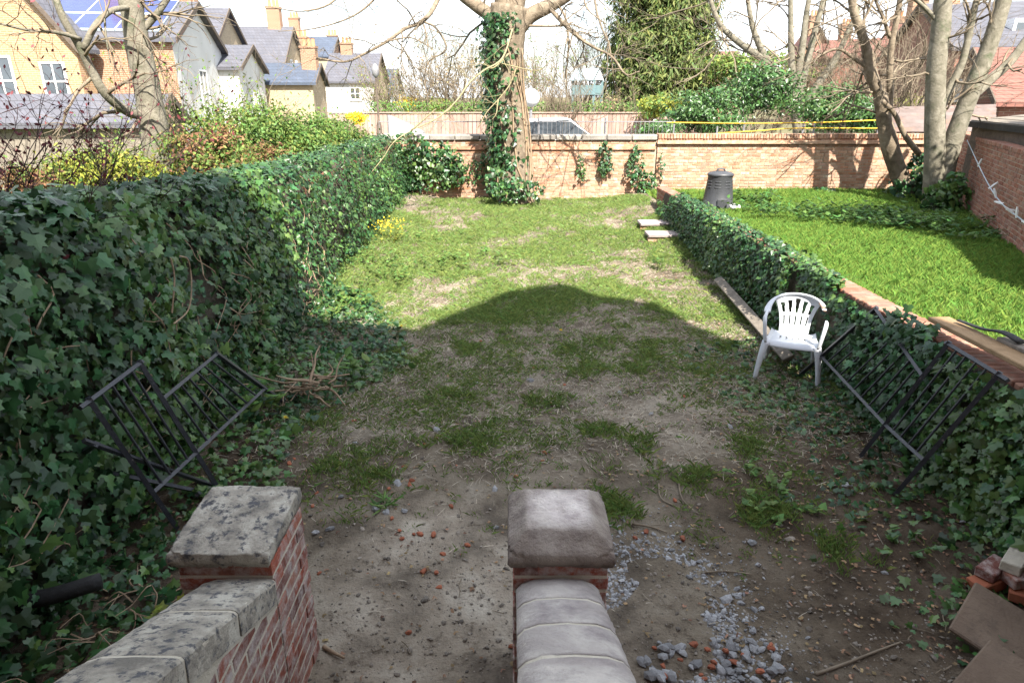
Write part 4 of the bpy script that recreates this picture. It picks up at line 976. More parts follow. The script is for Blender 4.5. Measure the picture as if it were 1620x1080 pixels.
# ------------------------------------------------------------------ planks, bin, stone steps, brick stack, slabs
def plank(label, a, b, w, th, mat, up=(0, 0, 1), name='plank', cat='plank'):
    a = Vector(a); b = Vector(b); d = (b-a); ln = d.length; d.normalize(); s = d.cross(Vector(up)).normalized(); u = s.cross(d)
    V, T, Q = bevel_box(ln, w, th, .006, .002, int(ln*100)); Mx = np.array([d, s, u]).T
    g = Geo().add(V @ Mx.T+np.array((a+b)/2), T=T, Q=Q); return tag(g.build(name, mat, None), label, cat)
plank('weathered grey plank lying along the wall foot behind the chair', (2.98, 9.3, .26), (2.86, 6.35, .20), .12, .03, M['wood_grey'], (-.45, 0, .9))
plank('brown board resting along the top of the dividing wall', (3.36, 4.95, 1.10), (3.36, 2.2, 1.13), .17, .035, M['wood_brown'])
plank('grey board lying beside the brown board on the wall top', (3.47, 4.4, 1.135), (3.49, 2.3, 1.165), .09, .03, M['wood_grey'])
g = Geo(); sp = smooth_path([(3.40, 4.78, 1.145), (3.43, 4.55, 1.155), (3.45, 4.38, 1.19), (3.47, 4.22, 1.175)], 5); tube(g, sp, np.linspace(.02, .04, len(sp)), 8, flat=.35); tag(g.build('felt_strip', M['rubber'], None, smooth=True), 'crumpled black felt strip on the board on the wall', 'felt')
bc = Vector((4.52, 14.7, float(lh(4.52, 14.7))))
binn = thing('compost_bin', 'dark grey plastic compost bin behind the low wall', 'compost bin', bc)
def wob(a, z): return 1+.018*math.copysign(abs(math.cos(4*a))**.4, math.cos(4*a))*(1 if z < .72 else 0)
g = Geo(); lathe(g, [(.345, 0), (.345, .03), (.33, .05), (.255, .70), (.262, .715), (.262, .74), (.235, .745)], 64, wob=wob); g.build('body', M['plastic_dark'], binn, True, True)
for sgn in (0, 1, 2, 3):
    for k in range(3):
        g = Geo(); a0 = -math.pi/2+(sgn-1.5)*.785; zz = .50+.06*k; rr = .282-(zz-.5)*.115
        pts = [(rr*math.cos(a0+t), rr*math.sin(a0+t), zz) for t in np.linspace(-.24, .24, 7)]; tube(g, pts, .009, 6); g.build('vent_rib', M['plastic_dark'], binn, True, True)
g = Geo(); lathe(g, [(.275, .735), (.28, .75), (.275, .775), (.22, .80), (.12, .825), (0.001, .835)], 40); lid = g.build('lid', M['plastic_dark'], binn, True, True)
g = Geo(); tube(g, smooth_path([(-.09, 0, .81), (-.06, 0, .865), (.06, 0, .865), (.09, 0, .81)], 4), .026, 8, flat=.7); g.build('handle', M['plastic_dark'], lid, True, True)
g = Geo(); V, T, Q = bevel_box(.22, .02, .24, .01); V += (0, -.325, .15); g.add(V, T=T, Q=Q).build('hatch', M['plastic_dark'], binn, local=True)
g = Geo(); rr = np.random.default_rng(3)
V, T = rock_mesh(8); V = V*(.13, .08, .16)*rr.uniform(.7, 1.3, (12, 1)); V += (4.83, 14.45, float(lh(4.83, 14.4))+.09); g.add(V, T=T); tag(g.build('plastic_bag', M['white'], None), 'crumpled white plastic scrap at the foot of the compost bin', 'scrap')
st = thing('stone_steps', 'pair of low paving slab steps at the far end of the dividing wall', 'steps', (3.0, 12.6, .1))
for (u, v, Y, w) in ((1048, 353, 13.0, .85), (1058, 371, 12.2, .75)):
    p = atY(u, v, Y); V, T, Q = bevel_box(w, .42, .06, .01, .004, 5); V += (p.x, p.y+.2, p.z-.03); Geo().add(V, T=T, Q=Q).build('tread', M['slab'], st)
    for k in range(3): V, T, Q = bevel_box(w/3-.012, .1, .10, .006, .003, k); V += (p.x-w/2+(k+.5)*w/3, p.y+.08, p.z-.112); Geo().add(V, T=T, Q=Q).build('brick', M['brick_wall'], st)
# brick stack at the right edge
BK = [((2.83, 3.20, .04), .35, 'brick_fresh', 'loose bright red brick on the ground, bottom of the right-edge stack'), ((2.99, 3.14, .045), .9, 'brick_fresh', 'red brick lying behind the bottom brick of the right-edge stack'), ((2.88, 3.24, .115), .55, 'brick', 'mortar-smeared brick in the middle of the right-edge stack'), ((3.0, 3.15, .12), .15, 'brick', 'dull brick in the middle of the stack beside the mortar-smeared one'), ((2.98, 3.22, .19), .7, 'mortar', 'cream-coloured block, topmost of the right-edge stack')]
for c, rz, mt, lb in BK:
    V, T, Q = bevel_box(.215, .105, .068, .006, .004, int(c[0]*100)); ca, sa = math.cos(rz), math.sin(rz); V = V @ np.array([[ca, sa, 0], [-sa, ca, 0], [0, 0, 1]])
    o = Geo().add(V, T=T, Q=Q).build('loose_brick', M[mt], None); o.location = (c[0], c[1], c[2]+float(gh(c[0], c[1]))); tag(o, lb, 'brick')
for (c, rz, tl, lb) in (((2.62, 2.78, .07), .75, .22, 'brown slab leaning below the brick stack at the right edge'), ((2.42, 2.40, .05), .62, .12, 'lower brown slab lying in the bottom right corner')):
    V, T, Q = bevel_box(.46, .40, .03, .008, .004, 3); o = Geo().add(V, T=T, Q=Q).build('slab', M['cardboard'], None); o.location = c; o.rotation_euler = (tl, -.08, rz); tag(o, lb, 'slab')

# ------------------------------------------------------------------ trees
def grow(out, p, d, ln, r, depth, spread=.5, grav=0., nk=(2, 4), wig=.18, ratio=.68, minr=.0035):
    """recursive bare branching; out gets (points, radii)"""
    n = 5; pts = [Vector(p)]; d = Vector(d).normalized()
    for i in range(n):
        d = (d+Vector((random.gauss(0, wig), random.gauss(0, wig), random.gauss(0, wig)+grav))).normalized(); pts.append(pts[-1]+d*ln/n)
    rad = np.linspace(r, r*.55, n+1); out.append((pts, rad, depth))
    if depth <= 0 or r < minr: return
    for k in range(random.randint(*nk)):
        t = random.uniform(.35, 1.0); i = min(n-1, int(t*n)); q = pts[i].lerp(pts[i+1], t*n-i)
        ax = Vector((random.gauss(0, 1), random.gauss(0, 1), random.gauss(0, 1))).normalized()
        nd = (d+ax*spread*random.uniform(.7, 1.4)).normalized()
        grow(out, q, nd, ln*random.uniform(.55, .85)*(ratio/.68), r*ratio*random.uniform(.6, .9), depth-1, spread, grav, nk, wig, ratio, minr)
def build_branches(root, out, mat, name='branches'):
    g = Geo()
    for pts, rad, dp in out: tube(g, pts, rad, 7 if rad[0] > .05 else (5 if rad[0] > .015 else 3), cap=False)
    return g.build(name, mat, root, smooth=True, kind='stuff' if name in ('branches', 'shoot_twigs', 'stems') else None)
def limb(g, pts, Y, r0, r1, n=10, k=5, knob=0):
    P = [atY(p[0], p[1], p[2] if len(p) > 2 else Y) for p in pts]; sp = smooth_path(P, k); rad = np.linspace(r0, r1, len(sp))
    if knob: rad = rad*(1+knob*(fbm(np.arange(len(sp))*.7, np.zeros(len(sp))+r0*50, 5)-.5))
    tube(g, sp, rad, n); return sp, rad
def side_twigs(out, sp, rad, every, ln, depth=2, grav=0., spread=.9, rr=.45, up=0.):
    for i in range(2, len(sp)-1, every):
        t = Vector(sp[i+1])-Vector(sp[i]); t.normalize(); ax = Vector((random.gauss(0, 1), random.gauss(0, .7), random.gauss(0, 1)+up)).normalized()
        grow(out, sp[i], (t*.5+ax).normalized(), ln*random.uniform(.6, 1.3), min(rad[i]*rr, .03), depth, .55, grav)
# big ivied tree at the far end
TY = 16.3
tree = thing('ivied_tree', 'large bare tree at the far wall with ivy up its trunk', 'tree', (atY(815, 315, TY).x, TY, .28))
g = Geo(); sp, rad = limb(g, [(816, 330), (814, 285), (812, 240), (805, 180), (799, 110), (801, 50), (806, 10)], TY, .46, .42, 16, 6, .12)
rad[:4] *= 1.18; ridges = g.V[-1]
limb(g, [(804, 30), (800, -10), (798, -90), (780, -200)], TY, .30, .16, 12); limb(g, [(808, 30), (818, -15), (836, -100), (850, -210)], TY, .27, .14, 12)
g.build('trunk', M['bark'], tree, smooth=True)
trunk_sp = sp
g = Geo(); out = []
sA, rA = limb(g, [(797, 58), (778, 28), (752, 8), (725, -14), (690, -60), (650, -120)], TY, .17, .10); side_twigs(out, sA, rA, 3, 1.6, 3, -.05)
sB, rB = limb(g, [(815, 52), (838, 26), (872, 8), (910, -16), (960, -60)], TY, .19, .11); side_twigs(out, sB, rB, 3, 1.6, 3, -.05)
for pts, Y, r0, r1 in [([(725, -80, 15.6), (690, 5, 15), (668, 34, 14.6), (640, 46, 14.4), (612, 66, 14.2), (575, 86, 14), (545, 98, 13.8), (500, 92, 13.6)], 14, .055, .016), ([(668, 34, 14.6), (690, 45, 14.5), (706, 78, 14.4), (678, 98, 14.3), (672, 128, 14.2), (678, 160, 14.1)], 14, .025, .010),
                       ([(612, 66, 14.2), (650, 60, 14.2), (685, 78, 14.1)], 14, .018, .008), ([(870, 14, 16.2), (902, 48, 15.8), (934, 72, 15.5), (968, 90, 15.3), (990, 118, 15.1), (1012, 113, 15)], 15, .05, .012), ([(906, 52, 15.7), (900, 80, 15.6), (893, 105, 15.6)], 15, .02, .008), ([(940, -60, 15), (925, 5, 14.7), (960, 40, 14.5)], 15, .03, .008),
                       ([(640, -70, 14), (600, -10, 13.8), (560, 25, 13.6), (500, 45, 13.4), (440, 50, 13.2)], 14, .03, .006), ([(560, -60, 14), (530, 0, 13.5), (480, 18, 13.3), (420, 10, 13)], 14, .03, .006)]:
    s_, r_ = limb(g, pts, Y, r0, r1, 6); side_twigs(out, s_, r_, 2, .75, 2, -.06)
build_branches(tree, out, M['twig']); g.build('limbs', M['bark'], tree, smooth=True)
g = Geo(); out = []
for pts, r0, r1 in [([(812, 42, 15.8), (795, 92, 15.2), (765, 112, 14.8), (742, 132, 14.5), (722, 160, 14.2), (690, 188, 13.9), (650, 207, 13.6), (622, 226, 13.4), (606, 250, 13.3), (575, 288, 13.1)], .020, .008), ([(818, 105, 15.7), (806, 135, 15.4), (788, 158, 15.1), (770, 178, 14.9), (757, 202, 14.8)], .017, .007), ([(788, 158, 15.1), (785, 180, 15), (778, 190, 15)], .018, .008), ([(650, 207, 13.6), (690, 172, 13.9)], .02, .01), ([(805, 85, 15.6), (780, 108, 15.3), (765, 100, 15.1)], .018, .008), ([(722, 160, 14.2), (700, 180, 14), (648, 180, 13.8)], .012, .006), ([(790, 100, 15.3), (850, 112, 15.1), (870, 95, 15)], .014, .006)]:
    s_, r_ = limb(g, pts, 15, r0, r1, 6); side_twigs(out, s_, r_, 3, .45, 2, -.04)
g.build('young_shoots', M['twig_yellow'], tree, smooth=True); build_branches(tree, out, M['twig_yellow'], 'shoot_twigs')
g = Geo()                                                 # climbing ivy stems on the trunk
for k in range(8):
    a = random.uniform(-2.6, -.3); pts = []
    for i in range(0, len(trunk_sp)-8, 3): c = trunk_sp[i]; a += random.gauss(0, .12); rr_ = .465; pts.append((c[0]+math.cos(a)*rr_, c[1]+math.sin(a)*rr_, c[2]))
    tube(g, smooth_path(pts, 3), np.linspace(.026, .012, (len(pts)-1)*3+1), 5)
g.build('climbing_stems', M['vine'], tree, smooth=True)
m = 1500; i = RNG.integers(2, len(trunk_sp)-3, m); fr = RNG.random(m)[:, None]; C = np.array(trunk_sp)[i]*(1-fr)+np.array(trunk_sp)[i+1]*fr
a = RNG.normal(-2.45, .62, m); zz = C[:, 2]; keep = (zz > 1.15) & (RNG.random(m) < .95) | (RNG.random(m) < .12)
a = np.where(zz < 1.15, RNG.uniform(-3.0, -.1, m), a); rr_ = .45+np.abs(RNG.normal(0, .10, m))
P = np.stack([C[:, 0]+np.cos(a)*rr_, C[:, 1]+np.sin(a)*rr_, zz], -1)[keep]; Nn = np.stack([np.cos(a), np.sin(a), 0*a+.3], -1)[keep]
F = leaf_frames(P, Nn, (0, 0, -1), .4, .5); gg = Geo(); scatter(gg, IVYS, P, F, .10*RNG.uniform(.6, 1.3, len(P))); gg.build('ivy_foliage', M['ivy'], tree, kind='stuff')
wall_ivy('ivy and weeds around the base of the ivied trunk', [(812, 298, 44, 18), (785, 285, 18, 22)], 15.75, 420, .08, thick=.2)

# neighbour's tree on the left
t2 = thing('bare_tree', 'pale-barked bare tree in the left neighbouring garden', 'tree', (atY(250, 262, 10.5).x, 10.5, .35))
g = Geo(); out = []
s_, r_ = limb(g, [(256, 330), (250, 262), (243, 200), (231, 130), (218, 70), (208, 10), (200, -60), (196, -150)], 10.5, .225, .13, 14, 6, .2); 
for i in range(20, len(s_), 3): pass
l1, q1 = limb(g, [(236, 182, 10.5), (205, 178, 10.2), (168, 150, 9.9), (145, 112, 9.8), (125, 72, 9.7), (98, 25, 9.6), (80, -30, 9.6)], 10, .075, .04, 10)
l2, q2 = limb(g, [(132, 78, 9.7), (150, 42, 9.8), (175, 18, 10), (205, 12, 10.4)], 10, .045, .035, 8)
l3, q3 = limb(g, [(128, 62, 9.7), (90, 52, 9.4), (45, 48, 9.2), (0, 38, 9)], 9.5, .028, .014, 6)
l4, q4 = limb(g, [(214, 60, 10.5), (250, 20, 10.6), (290, -40, 10.8)], 10.5, .06, .03, 8)
l5, q5 = limb(g, [(165, 20, 9.9), (168, 60, 9.8), (175, 100, 9.7)], 10, .018, .008, 5)
for s__, q__ in ((l1, q1), (l2, q2), (l3, q3), (l4, q4), (s_[22:], r_[22:])): side_twigs(out, s__, q__, 4, .6, 2)
g.build('trunk', M['bark_pale'], t2, smooth=True); build_branches(t2, out, M['twig'])
# dark red budding shrub at the left edge
t3 = thing('budding_shrub', 'dark red twiggy shrub with buds at the left edge', 'shrub', (-4.9, 6.6, .35)); out = []
for k in range(13):
    b = Vector((-4.95+random.uniform(-.35, .2), 6.5+random.uniform(-.3, .3), .35)); d = Vector((random.gauss(.35, .5), random.gauss(0, .3), .9)); grow(out, b, d, random.uniform(.9, 1.25), .018, 4, .62, .02, (2, 3), .13, .80, .002)
build_branches(t3, out, M['twig_red'], 'branches')
tips = [o_[0][-1] for o_ in out if o_[2] <= 1]+[o_[0][3] for o_ in out if o_[2] <= 1]+[o_[0][2] for o_ in out if o_[2] == 0]
P = np.array([tuple(p) for p in tips]); gg = Geo(); scatter(gg, OVAL, P, leaf_frames(P, RNG.normal(0, 1, (len(P), 3)), (0, 0, .6), .8, .8), .045*RNG.uniform(.5, 1.3, len(P))); gg.build('buds', M['bud'], t3)
# right-hand trees against the wall
t4 = thing('twin_stem_tree', 'tall pale tree with several smooth stems at the right corner', 'tree', (atY(1480, 320, 14.6).x, 14.6, .4)); RY = 14.6
g = Geo(); out = []
a1, b1 = limb(g, [(1474, 345), (1478, 270), (1479, 190), (1481, 110), (1489, 40), (1493, -30), (1497, -120)], RY, .215, .15, 14, 6, .15)
a2, b2 = limb(g, [(1484, 335), (1494, 275), (1514, 205), (1541, 135), (1566, 70), (1588, 0), (1606, -70)], RY, .20, .13, 14, 6, .12)
a3, b3 = limb(g, [(1486, 180), (1503, 140), (1522, 100), (1534, 50), (1545, 0), (1560, -60)], RY, .085, .05, 10)
a4, b4 = limb(g, [(1540, 150), (1568, 125), (1598, 98), (1625, 62), (1660, 15)], RY, .11, .07, 10)
a7, b7 = limb(g, [(1489, 40), (1460, 10), (1425, -20), (1380, -60)], RY, .05, .02, 6); side_twigs(out, a7, b7, 3, 1.0, 3)
for s__, q__ in ((a1[10:], b1[10:]), (a3, b3), (a4, b4), (a2[12:], b2[12:])): side_twigs(out, s__, q__, 5, .8, 2)
g.build('stems', M['bark_pale'], t4, smooth=True); build_branches(t4, out, M['twig'])
t5 = thing('crooked_tree', 'crooked tree leaning against the wall left of the pale stems', 'tree', (atY(1425, 305, 16.2).x, 16.2, .38)); RY = 16.2
g = Geo(); out = []
a1, b1 = limb(g, [(1440, 318), (1426, 285), (1410, 240), (1402, 205), (1398, 185), (1392, 150), (1378, 118), (1374, 90), (1362, 50), (1350, 15), (1345, -40)], RY, .22, .07, 12, 5, .3)
a2, b2 = limb(g, [(1404, 195), (1408, 150), (1408, 105), (1412, 62), (1420, 25), (1428, -30)], RY, .085, .055, 10)
a3, b3 = limb(g, [(1455, 245), (1432, 215), (1415, 180), (1396, 160)], RY-.3, .07, .05, 8)
a4, b4 = limb(g, [(1378, 112), (1350, 92), (1325, 78), (1295, 90), (1285, 105)], RY, .05, .015, 8)
a5, b5 = limb(g, [(1408, 60), (1398, 30), (1385, 0), (1375, -40)], RY, .045, .025, 8)
a6, b6 = limb(g, [(1392, 130), (1370, 140), (1340, 148)], RY, .03, .012, 6)
for s__, q__ in ((a1[18:], b1[18:]), (a2, b2), (a4, b4), (a5, b5), (a6, b6)): side_twigs(out, s__, q__, 3, .9, 2)
g.build('stems', M['bark'], t5, smooth=True); build_branches(t5, out, M['twig'])
# hidden part of the ivy round their bases is built with the wall ivy above
# multi-stem tree behind the laurels
t6 = thing('multi_stem_tree', 'pale multi-stemmed bare tree rising behind the laurel bushes', 'tree', (atY(1262, 190, 25).x, 25, .34)); g = Geo(); out = []
for pts in ([(1262, 215), (1256, 150), (1252, 90), (1251, 30), (1250, -40)], [(1264, 215), (1262, 130), (1270, 70), (1276, 20), (1290, -50)], [(1266, 215), (1268, 140), (1283, 75), (1300, 10), (1312, -40)], [(1262, 190), (1240, 130), (1215, 100), (1175, 72), (1140, 40), (1120, -10)], [(1262, 190), (1225, 120), (1205, 80), (1190, 40), (1180, -20)], [(1268, 190), (1290, 140), (1318, 100), (1338, 60), (1360, 10)]):
    s__, q__ = limb(g, pts, 25, .17, .07, 8, 5); side_twigs(out, s__[6:], q__[6:], 2, 2.0, 3)
g.build('stems', M['bark_pale'], t6, smooth=True); build_branches(t6, out, M['twig'])

# ------------------------------------------------------------------ leafy bushes and shrubs
def bush(name, label, u, vtop, vbot, wpx, Y, n, size, mat, tm=KITE, mat2=None, zmin=.3, depth=None, stems=6, cat='bush', twig='twig', clump=14, group=None, holes=0):
    top = atY(u, vtop, Y); bot = atY(u, vbot, Y); zb = max(bot.z, zmin); sc = (atY(u+wpx, vtop, Y).x-top.x)
    rz_ = (top.z-zb)/2; c = Vector((top.x, Y, zb+rz_)); rd = depth or sc
    root = thing(name, label, cat, (top.x, Y, zmin), 0, group)
    if tm is OVAL and Y > 7: tm = OVAL4
    # clumps spread through the crown's volume
    cl = RNG.normal(0, 1, (clump*4, 3)); cl /= np.linalg.norm(cl, axis=1)[:, None]; cl *= (RNG.random((len(cl), 1))**.4)*.85
    idx = RNG.integers(0, len(cl), n); q = cl[idx]+RNG.normal(0, .17, (n, 3))
    sc_var = .75+.5*fbm(np.arctan2(q[:, 1], q[:, 0])*1.5, q[:, 2]*2, int(u) % 17)
    q = q*sc_var[:, None]
    P = q*np.array([sc, rd, rz_])+np.array(c); k = P[:, 2] > zmin; P = P[k]; q = q[k]; idx = idx[k]
    N_ = q/np.linalg.norm(q, axis=1)[:, None]+np.array([0, -.2, .5]); F = leaf_frames(P, N_, (0, 0, -.4), .7, .8); S = size*RNG.uniform(.55, 1.3, len(P))
    if mat2:
        sel = (idx % 5 < 2); ga = Geo(); gb = Geo(); scatter(ga, tm, P[~sel], F[~sel], S[~sel]); scatter(gb, tm, P[sel], F[sel], S[sel]); ga.build('foliage', M[mat], root, kind='stuff'); gb.build('tinted_foliage', M[mat2], root, kind='stuff')
    else: ga = Geo(); scatter(ga, tm, P, F, S); ga.build('foliage', M[mat], root, kind='stuff')
    out = []
    for j in range(stems): grow(out, (c.x+random.gauss(0, sc*.12), Y+random.gauss(0, .1), zmin-.05), Vector((random.gauss(0, .5), random.gauss(0, .4), 1.2)), max(.4, (top.z-zmin)*.45), min(.006+.014*sc, .05), 2, .5)
    if out: build_branches(root, out, M[twig], 'stems')
    return root
def twiggy(name, label, u, vtop, wpx, Y, n, mat='twig', leaf=None, lsize=.06, nl=0, zmin=.34, r0=.03, depth=4):
    top = atY(u, vtop, Y); w = atY(u+wpx, vtop, Y).x-top.x; h = (top.z-zmin)*1.3
    root = thing(name, label, 'shrub', (top.x, Y, zmin)); out = []
    for k in range(n): grow(out, (top.x+random.uniform(-.45, .45)*w, Y+random.uniform(-.4, .4)*w, zmin), Vector((random.gauss(0, .35), random.gauss(0, .3), 1.1)), h*random.uniform(.34, .5), r0, depth, .42, .02, (2, 4), .12, .74)
    build_branches(root, out, M[mat])
    if leaf:
        tips = [o_[0][random.randint(1, 5)] for o_ in out if o_[2] <= 2]; tips = [random.choice(tips) for _ in range(nl)]; P = np.array([tuple(p) for p in tips])+RNG.normal(0, .06, (nl, 3)); gg = Geo(); scatter(gg, KITE, P, leaf_frames(P, RNG.normal(0, .6, (nl, 3))+[0, -.5, .6]), lsize*RNG.uniform(.6, 1.4, nl)); gg.build('leaves', M[leaf], root, kind='stuff')
    return root
# left neighbouring garden
bush('shrub', 'bright yellow-green shrub behind the ivy left of the bare trunk', 150, 232, 330, 95, 8.6, 11000, .06, 'lime', OVAL, 'olive', zmin=.3)
bush('shrub', 'red-brown and green shrub right of the bare trunk', 318, 178, 320, 72, 9.2, 10000, .055, 'olive', OVAL, 'redleaf', zmin=.3)
bush('shrub', 'loose green shrub with new leaves behind the sunlit ivy', 385, 138, 290, 85, 12.5, 9500, .068, 'olive', OVAL, 'weed', zmin=.3)
bush('shrub', 'dense mid-green bush above the middle of the ivy', 470, 168, 270, 75, 13.2, 9500, .068, 'weed', OVAL, 'olive', zmin=.3)
bush('shrub', 'feathery green bush near the far end of the ivy', 535, 188, 260, 55, 15.3, 6000, .068, 'weed', OVAL, 'olive', zmin=.3)
bush('shrub', 'mixed olive bush low behind the ivy near the bare trunk', 430, 225, 320, 60, 10.8, 7000, .055, 'olive', OVAL, 'redleaf', zmin=.3)
bush('shrub', 'brown-leaved shrub at the far left edge', 30, 262, 350, 60, 7.4, 5200, .05, 'redleaf', OVAL, 'olive', zmin=.3)
twiggy('twiggy_shrub', 'leafing twiggy shrub in front of the white gable', 345, 122, 60, 13.5, 5, 'twig', 'olive', .06, 900, .3)
bush('sprig', 'dark large-leaved sprig poking above the left ivy', 195, 282, 335, 44, 5.5, 260, .085, 'ivy', OVAL, zmin=1.75, stems=3, cat='shrub', twig='ivy_mat')
bush('ivy_crest', 'glossy ivy crest rising above the near left wall top', 75, 325, 385, 75, 4.3, 420, .09, 'ivy', IVY, 'ivy_light', zmin=1.9, stems=2, cat='ivy', twig='ivy_mat')
# behind the far wall
bush('laurel_bush', 'tall dark laurel bush with bare stems below its crown', 1212, 95, 185, 68, 22, 4200, .13, 'laurel', OVAL, zmin=.35)
bush('laurel_bush', 'broad glossy laurel bush behind the yellow ropes', 1320, 132, 212, 78, 20.5, 5200, .12, 'laurel', OVAL, 'ivy_light', zmin=.35)
bush('laurel_bush', 'low laurel bush left of the tall dark one', 1120, 142, 212, 72, 20.5, 4600, .12, 'laurel', OVAL, zmin=.35)
bush('laurel_bush', 'small laurel bush where the railing ends', 1040, 192, 214, 42, 19.4, 1300, .10, 'laurel', OVAL, 'ivy_light', zmin=.6, stems=3)
bush('laurel_bush', 'rounded evergreen bush beside the crooked tree', 1378, 158, 215, 30, 19.2, 1500, .12, 'laurel', OVAL, zmin=.4)
bush('hedge_bush', 'distant bright green hedge behind the multi-stemmed tree', 1200, 82, 140, 120, 34, 3600, .20, 'olive', KITE, zmin=.3, depth=1.5)
bush('hedge_bush', 'yellow-green shrub right of the treehouse', 1045, 148, 190, 40, 27, 2200, .13, 'olive', KITE, 'lime', zmin=.34)
bush('hedge_bush', 'light green bush in front of the red-tiled roofs', 1445, 148, 180, 32, 27, 900, .14, 'lime', KITE, zmin=.34)
bush('forsythia', 'round golden yellow bush beside the lamp column', 562, 176, 196, 17, 24, 900, .09, 'yellow', KITE, zmin=.5, stems=3)
bush('forsythia', 'yellow-flowering bush in the garden beyond the fence', 645, 150, 178, 24, 33, 700, .10, 'yellow', KITE, 'olive', zmin=.5)
bush('forsythia', 'yellow-green bush left of the ivied trunk beyond the fence', 690, 152, 186, 30, 31, 800, .11, 'lime', KITE, 'olive', zmin=.5)
for u, vt, w, Y, lb in [(640, 128, 55, 36, 'tan twiggy trees beyond the fence right of the lamp column'), (705, 108, 40, 33, 'pale bare tree left of the ivied trunk'), (745, 100, 35, 31, 'bare pollarded tree just left of the ivied trunk'), (880, 85, 38, 38, 'tall bare tree right of the ivied trunk'), (935, 62, 40, 42, 'bare twiggy tree behind the treehouse'), (985, 162, 45, 30, 'tangled bare shrub below the conifer'), (900, 168, 40, 29, 'bare spreading shrub under the treehouse'), (1165, 90, 45, 38, 'brown bare shrubs right of the conifer'), (1350, 90, 55, 26, 'bare whippy shrub between the laurels and the red house'), (1425, 70, 40, 24, 'dense bare twigs beside the crooked tree')]:
    twiggy('twiggy_tree', lb, u, vt, w, Y, 11, 'twig', ('olive', 'tan')[u % 2] if Y > 29 else None, .10, 900, r0=.05)
# hedge across the road
hd = thing('hedge', 'clipped green hedge behind the pale fence across the road', 'hedge', (1.0, 29.4, .34)); n = 6500
P = np.stack([RNG.uniform(-6.0, 7.6, n), RNG.uniform(29.0, 30.0, n), RNG.uniform(1.5, 2.5, n)], -1); P[:, 2] += .12*(fbm(P[:, 0]*1.5, P[:, 1], 3)-.5); gg = Geo(); scatter(gg, KITE, P, leaf_frames(P, np.tile([0, -.6, 1.], (n, 1)), (0, 0, -.3), .8), .12); gg.build('foliage', M['weed'], hd, kind='stuff')
out = []
for k in range(22): grow(out, (-5.8+k*.62, 29.5, .34), (0, 0, 1), .9, .03, 1)
build_branches(hd, out, M['bark_dark'], 'stems')
# conifer
cf = thing('conifer', 'tall dense green conifer rising out of the picture', 'tree', (atY(1040, 160, 36).x, 36, .34)); cx = wloc(cf).x
g = Geo(); tube(g, [(cx, 36, .3), (cx, 36, 7), (cx, 36, 16)], [.35, .2, .04], 8); g.build('trunk', M['bark_dark'], cf, smooth=True)
gg = Geo(); PP = []; NN = []; DD = []
for k in range(3600):
    zz = .8+14.5*random.random()**1.05; rr_ = (2.75*(1-(zz/19)**2.6))*random.uniform(.25, 1.08)**.6; a = random.uniform(0, 6.283); b = Vector((cx+math.cos(a)*rr_, 36+math.sin(a)*rr_, zz+random.uniform(-.2, .3)))
    for j in range(26):
        q = abs(random.gauss(0, .32)); PP.append((b.x+random.gauss(0, .20)-math.cos(a)*q*.4, b.y+random.gauss(0, .20)-math.sin(a)*q*.4, b.z-q*.9+random.gauss(0, .07))); NN.append((math.cos(a), math.sin(a), .5)); 
PP = np.array(PP); NN = np.array(NN); scatter(gg, NEEDLE, PP, leaf_frames(PP, NN, (0, 0, -1), .6, .55), .30*RNG.uniform(.5, 1.3, len(PP))); gg.build('foliage', M['conifer'], cf, kind='stuff')

# ------------------------------------------------------------------ street furniture and things behind the far wall
rl = thing('street_railing', 'thin grey vertical bar railing along the far wall top', 'railing', (0, 18.1, .3))
x0, x1 = atY(600, 200, 18.1).x, atY(1062, 200, 18.1).x
for zz in (2.10, 1.62):
    g = Geo(); bar(g, (x0, 18.1, zz), (x1, 18.1, zz), .011); g.build('rail', M['rail'], rl)
nb = int((x1-x0)/.115); proto = None
for k in range(nb+1):
    xx = x0+(x1-x0)*k/nb
    if proto is None: g = Geo(); bar(g, (0, 0, .3), (0, 0, 2.12), .0055, 5); proto = g.mesh('bar'); proto.materials.append(M['rail'])
    o = bpy.data.objects.new('bar', proto); COL.objects.link(o); o.parent = rl; o.location = Vector((xx, 18.1, 0))-wloc(rl)
for u in (958, 852): p = atY(u, 190, 18.14); g = Geo(); bar(g, (p.x, 18.14, .3), (p.x, 18.14, 2.2), .03); g.build('post', M['rail'], rl)
fn = thing('fence', 'pale pinkish board fence across the road', 'fence', (0, 28.2, .3)); xa, xb = atY(520, 190, 28.2).x, atY(1110, 190, 28.2).x; nb = 96
V, T, Q = bevel_box((xb-xa)/nb-.012, .022, 1.72, .004); me = Geo().add(V, T=T, Q=Q, rnd=0).mesh('board'); me.materials.append(M['fence_wood'])
for k in range(nb): o = bpy.data.objects.new('board', me); COL.objects.link(o); o.parent = fn; o.location = Vector((xa+(k+.5)*(xb-xa)/nb, 28.2+random.uniform(-.006, .006), .34+.86))-wloc(fn)
g = Geo(); box(g, (xa, 28.22, .34), (xb, 28.26, 2.02)); g.build('backing_rail', M['fence_wood'], fn)
g = Geo(); box(g, (xa, 28.14, 2.07), (xb, 28.28, 2.11)); g.build('capping', M['fence_wood'], fn)
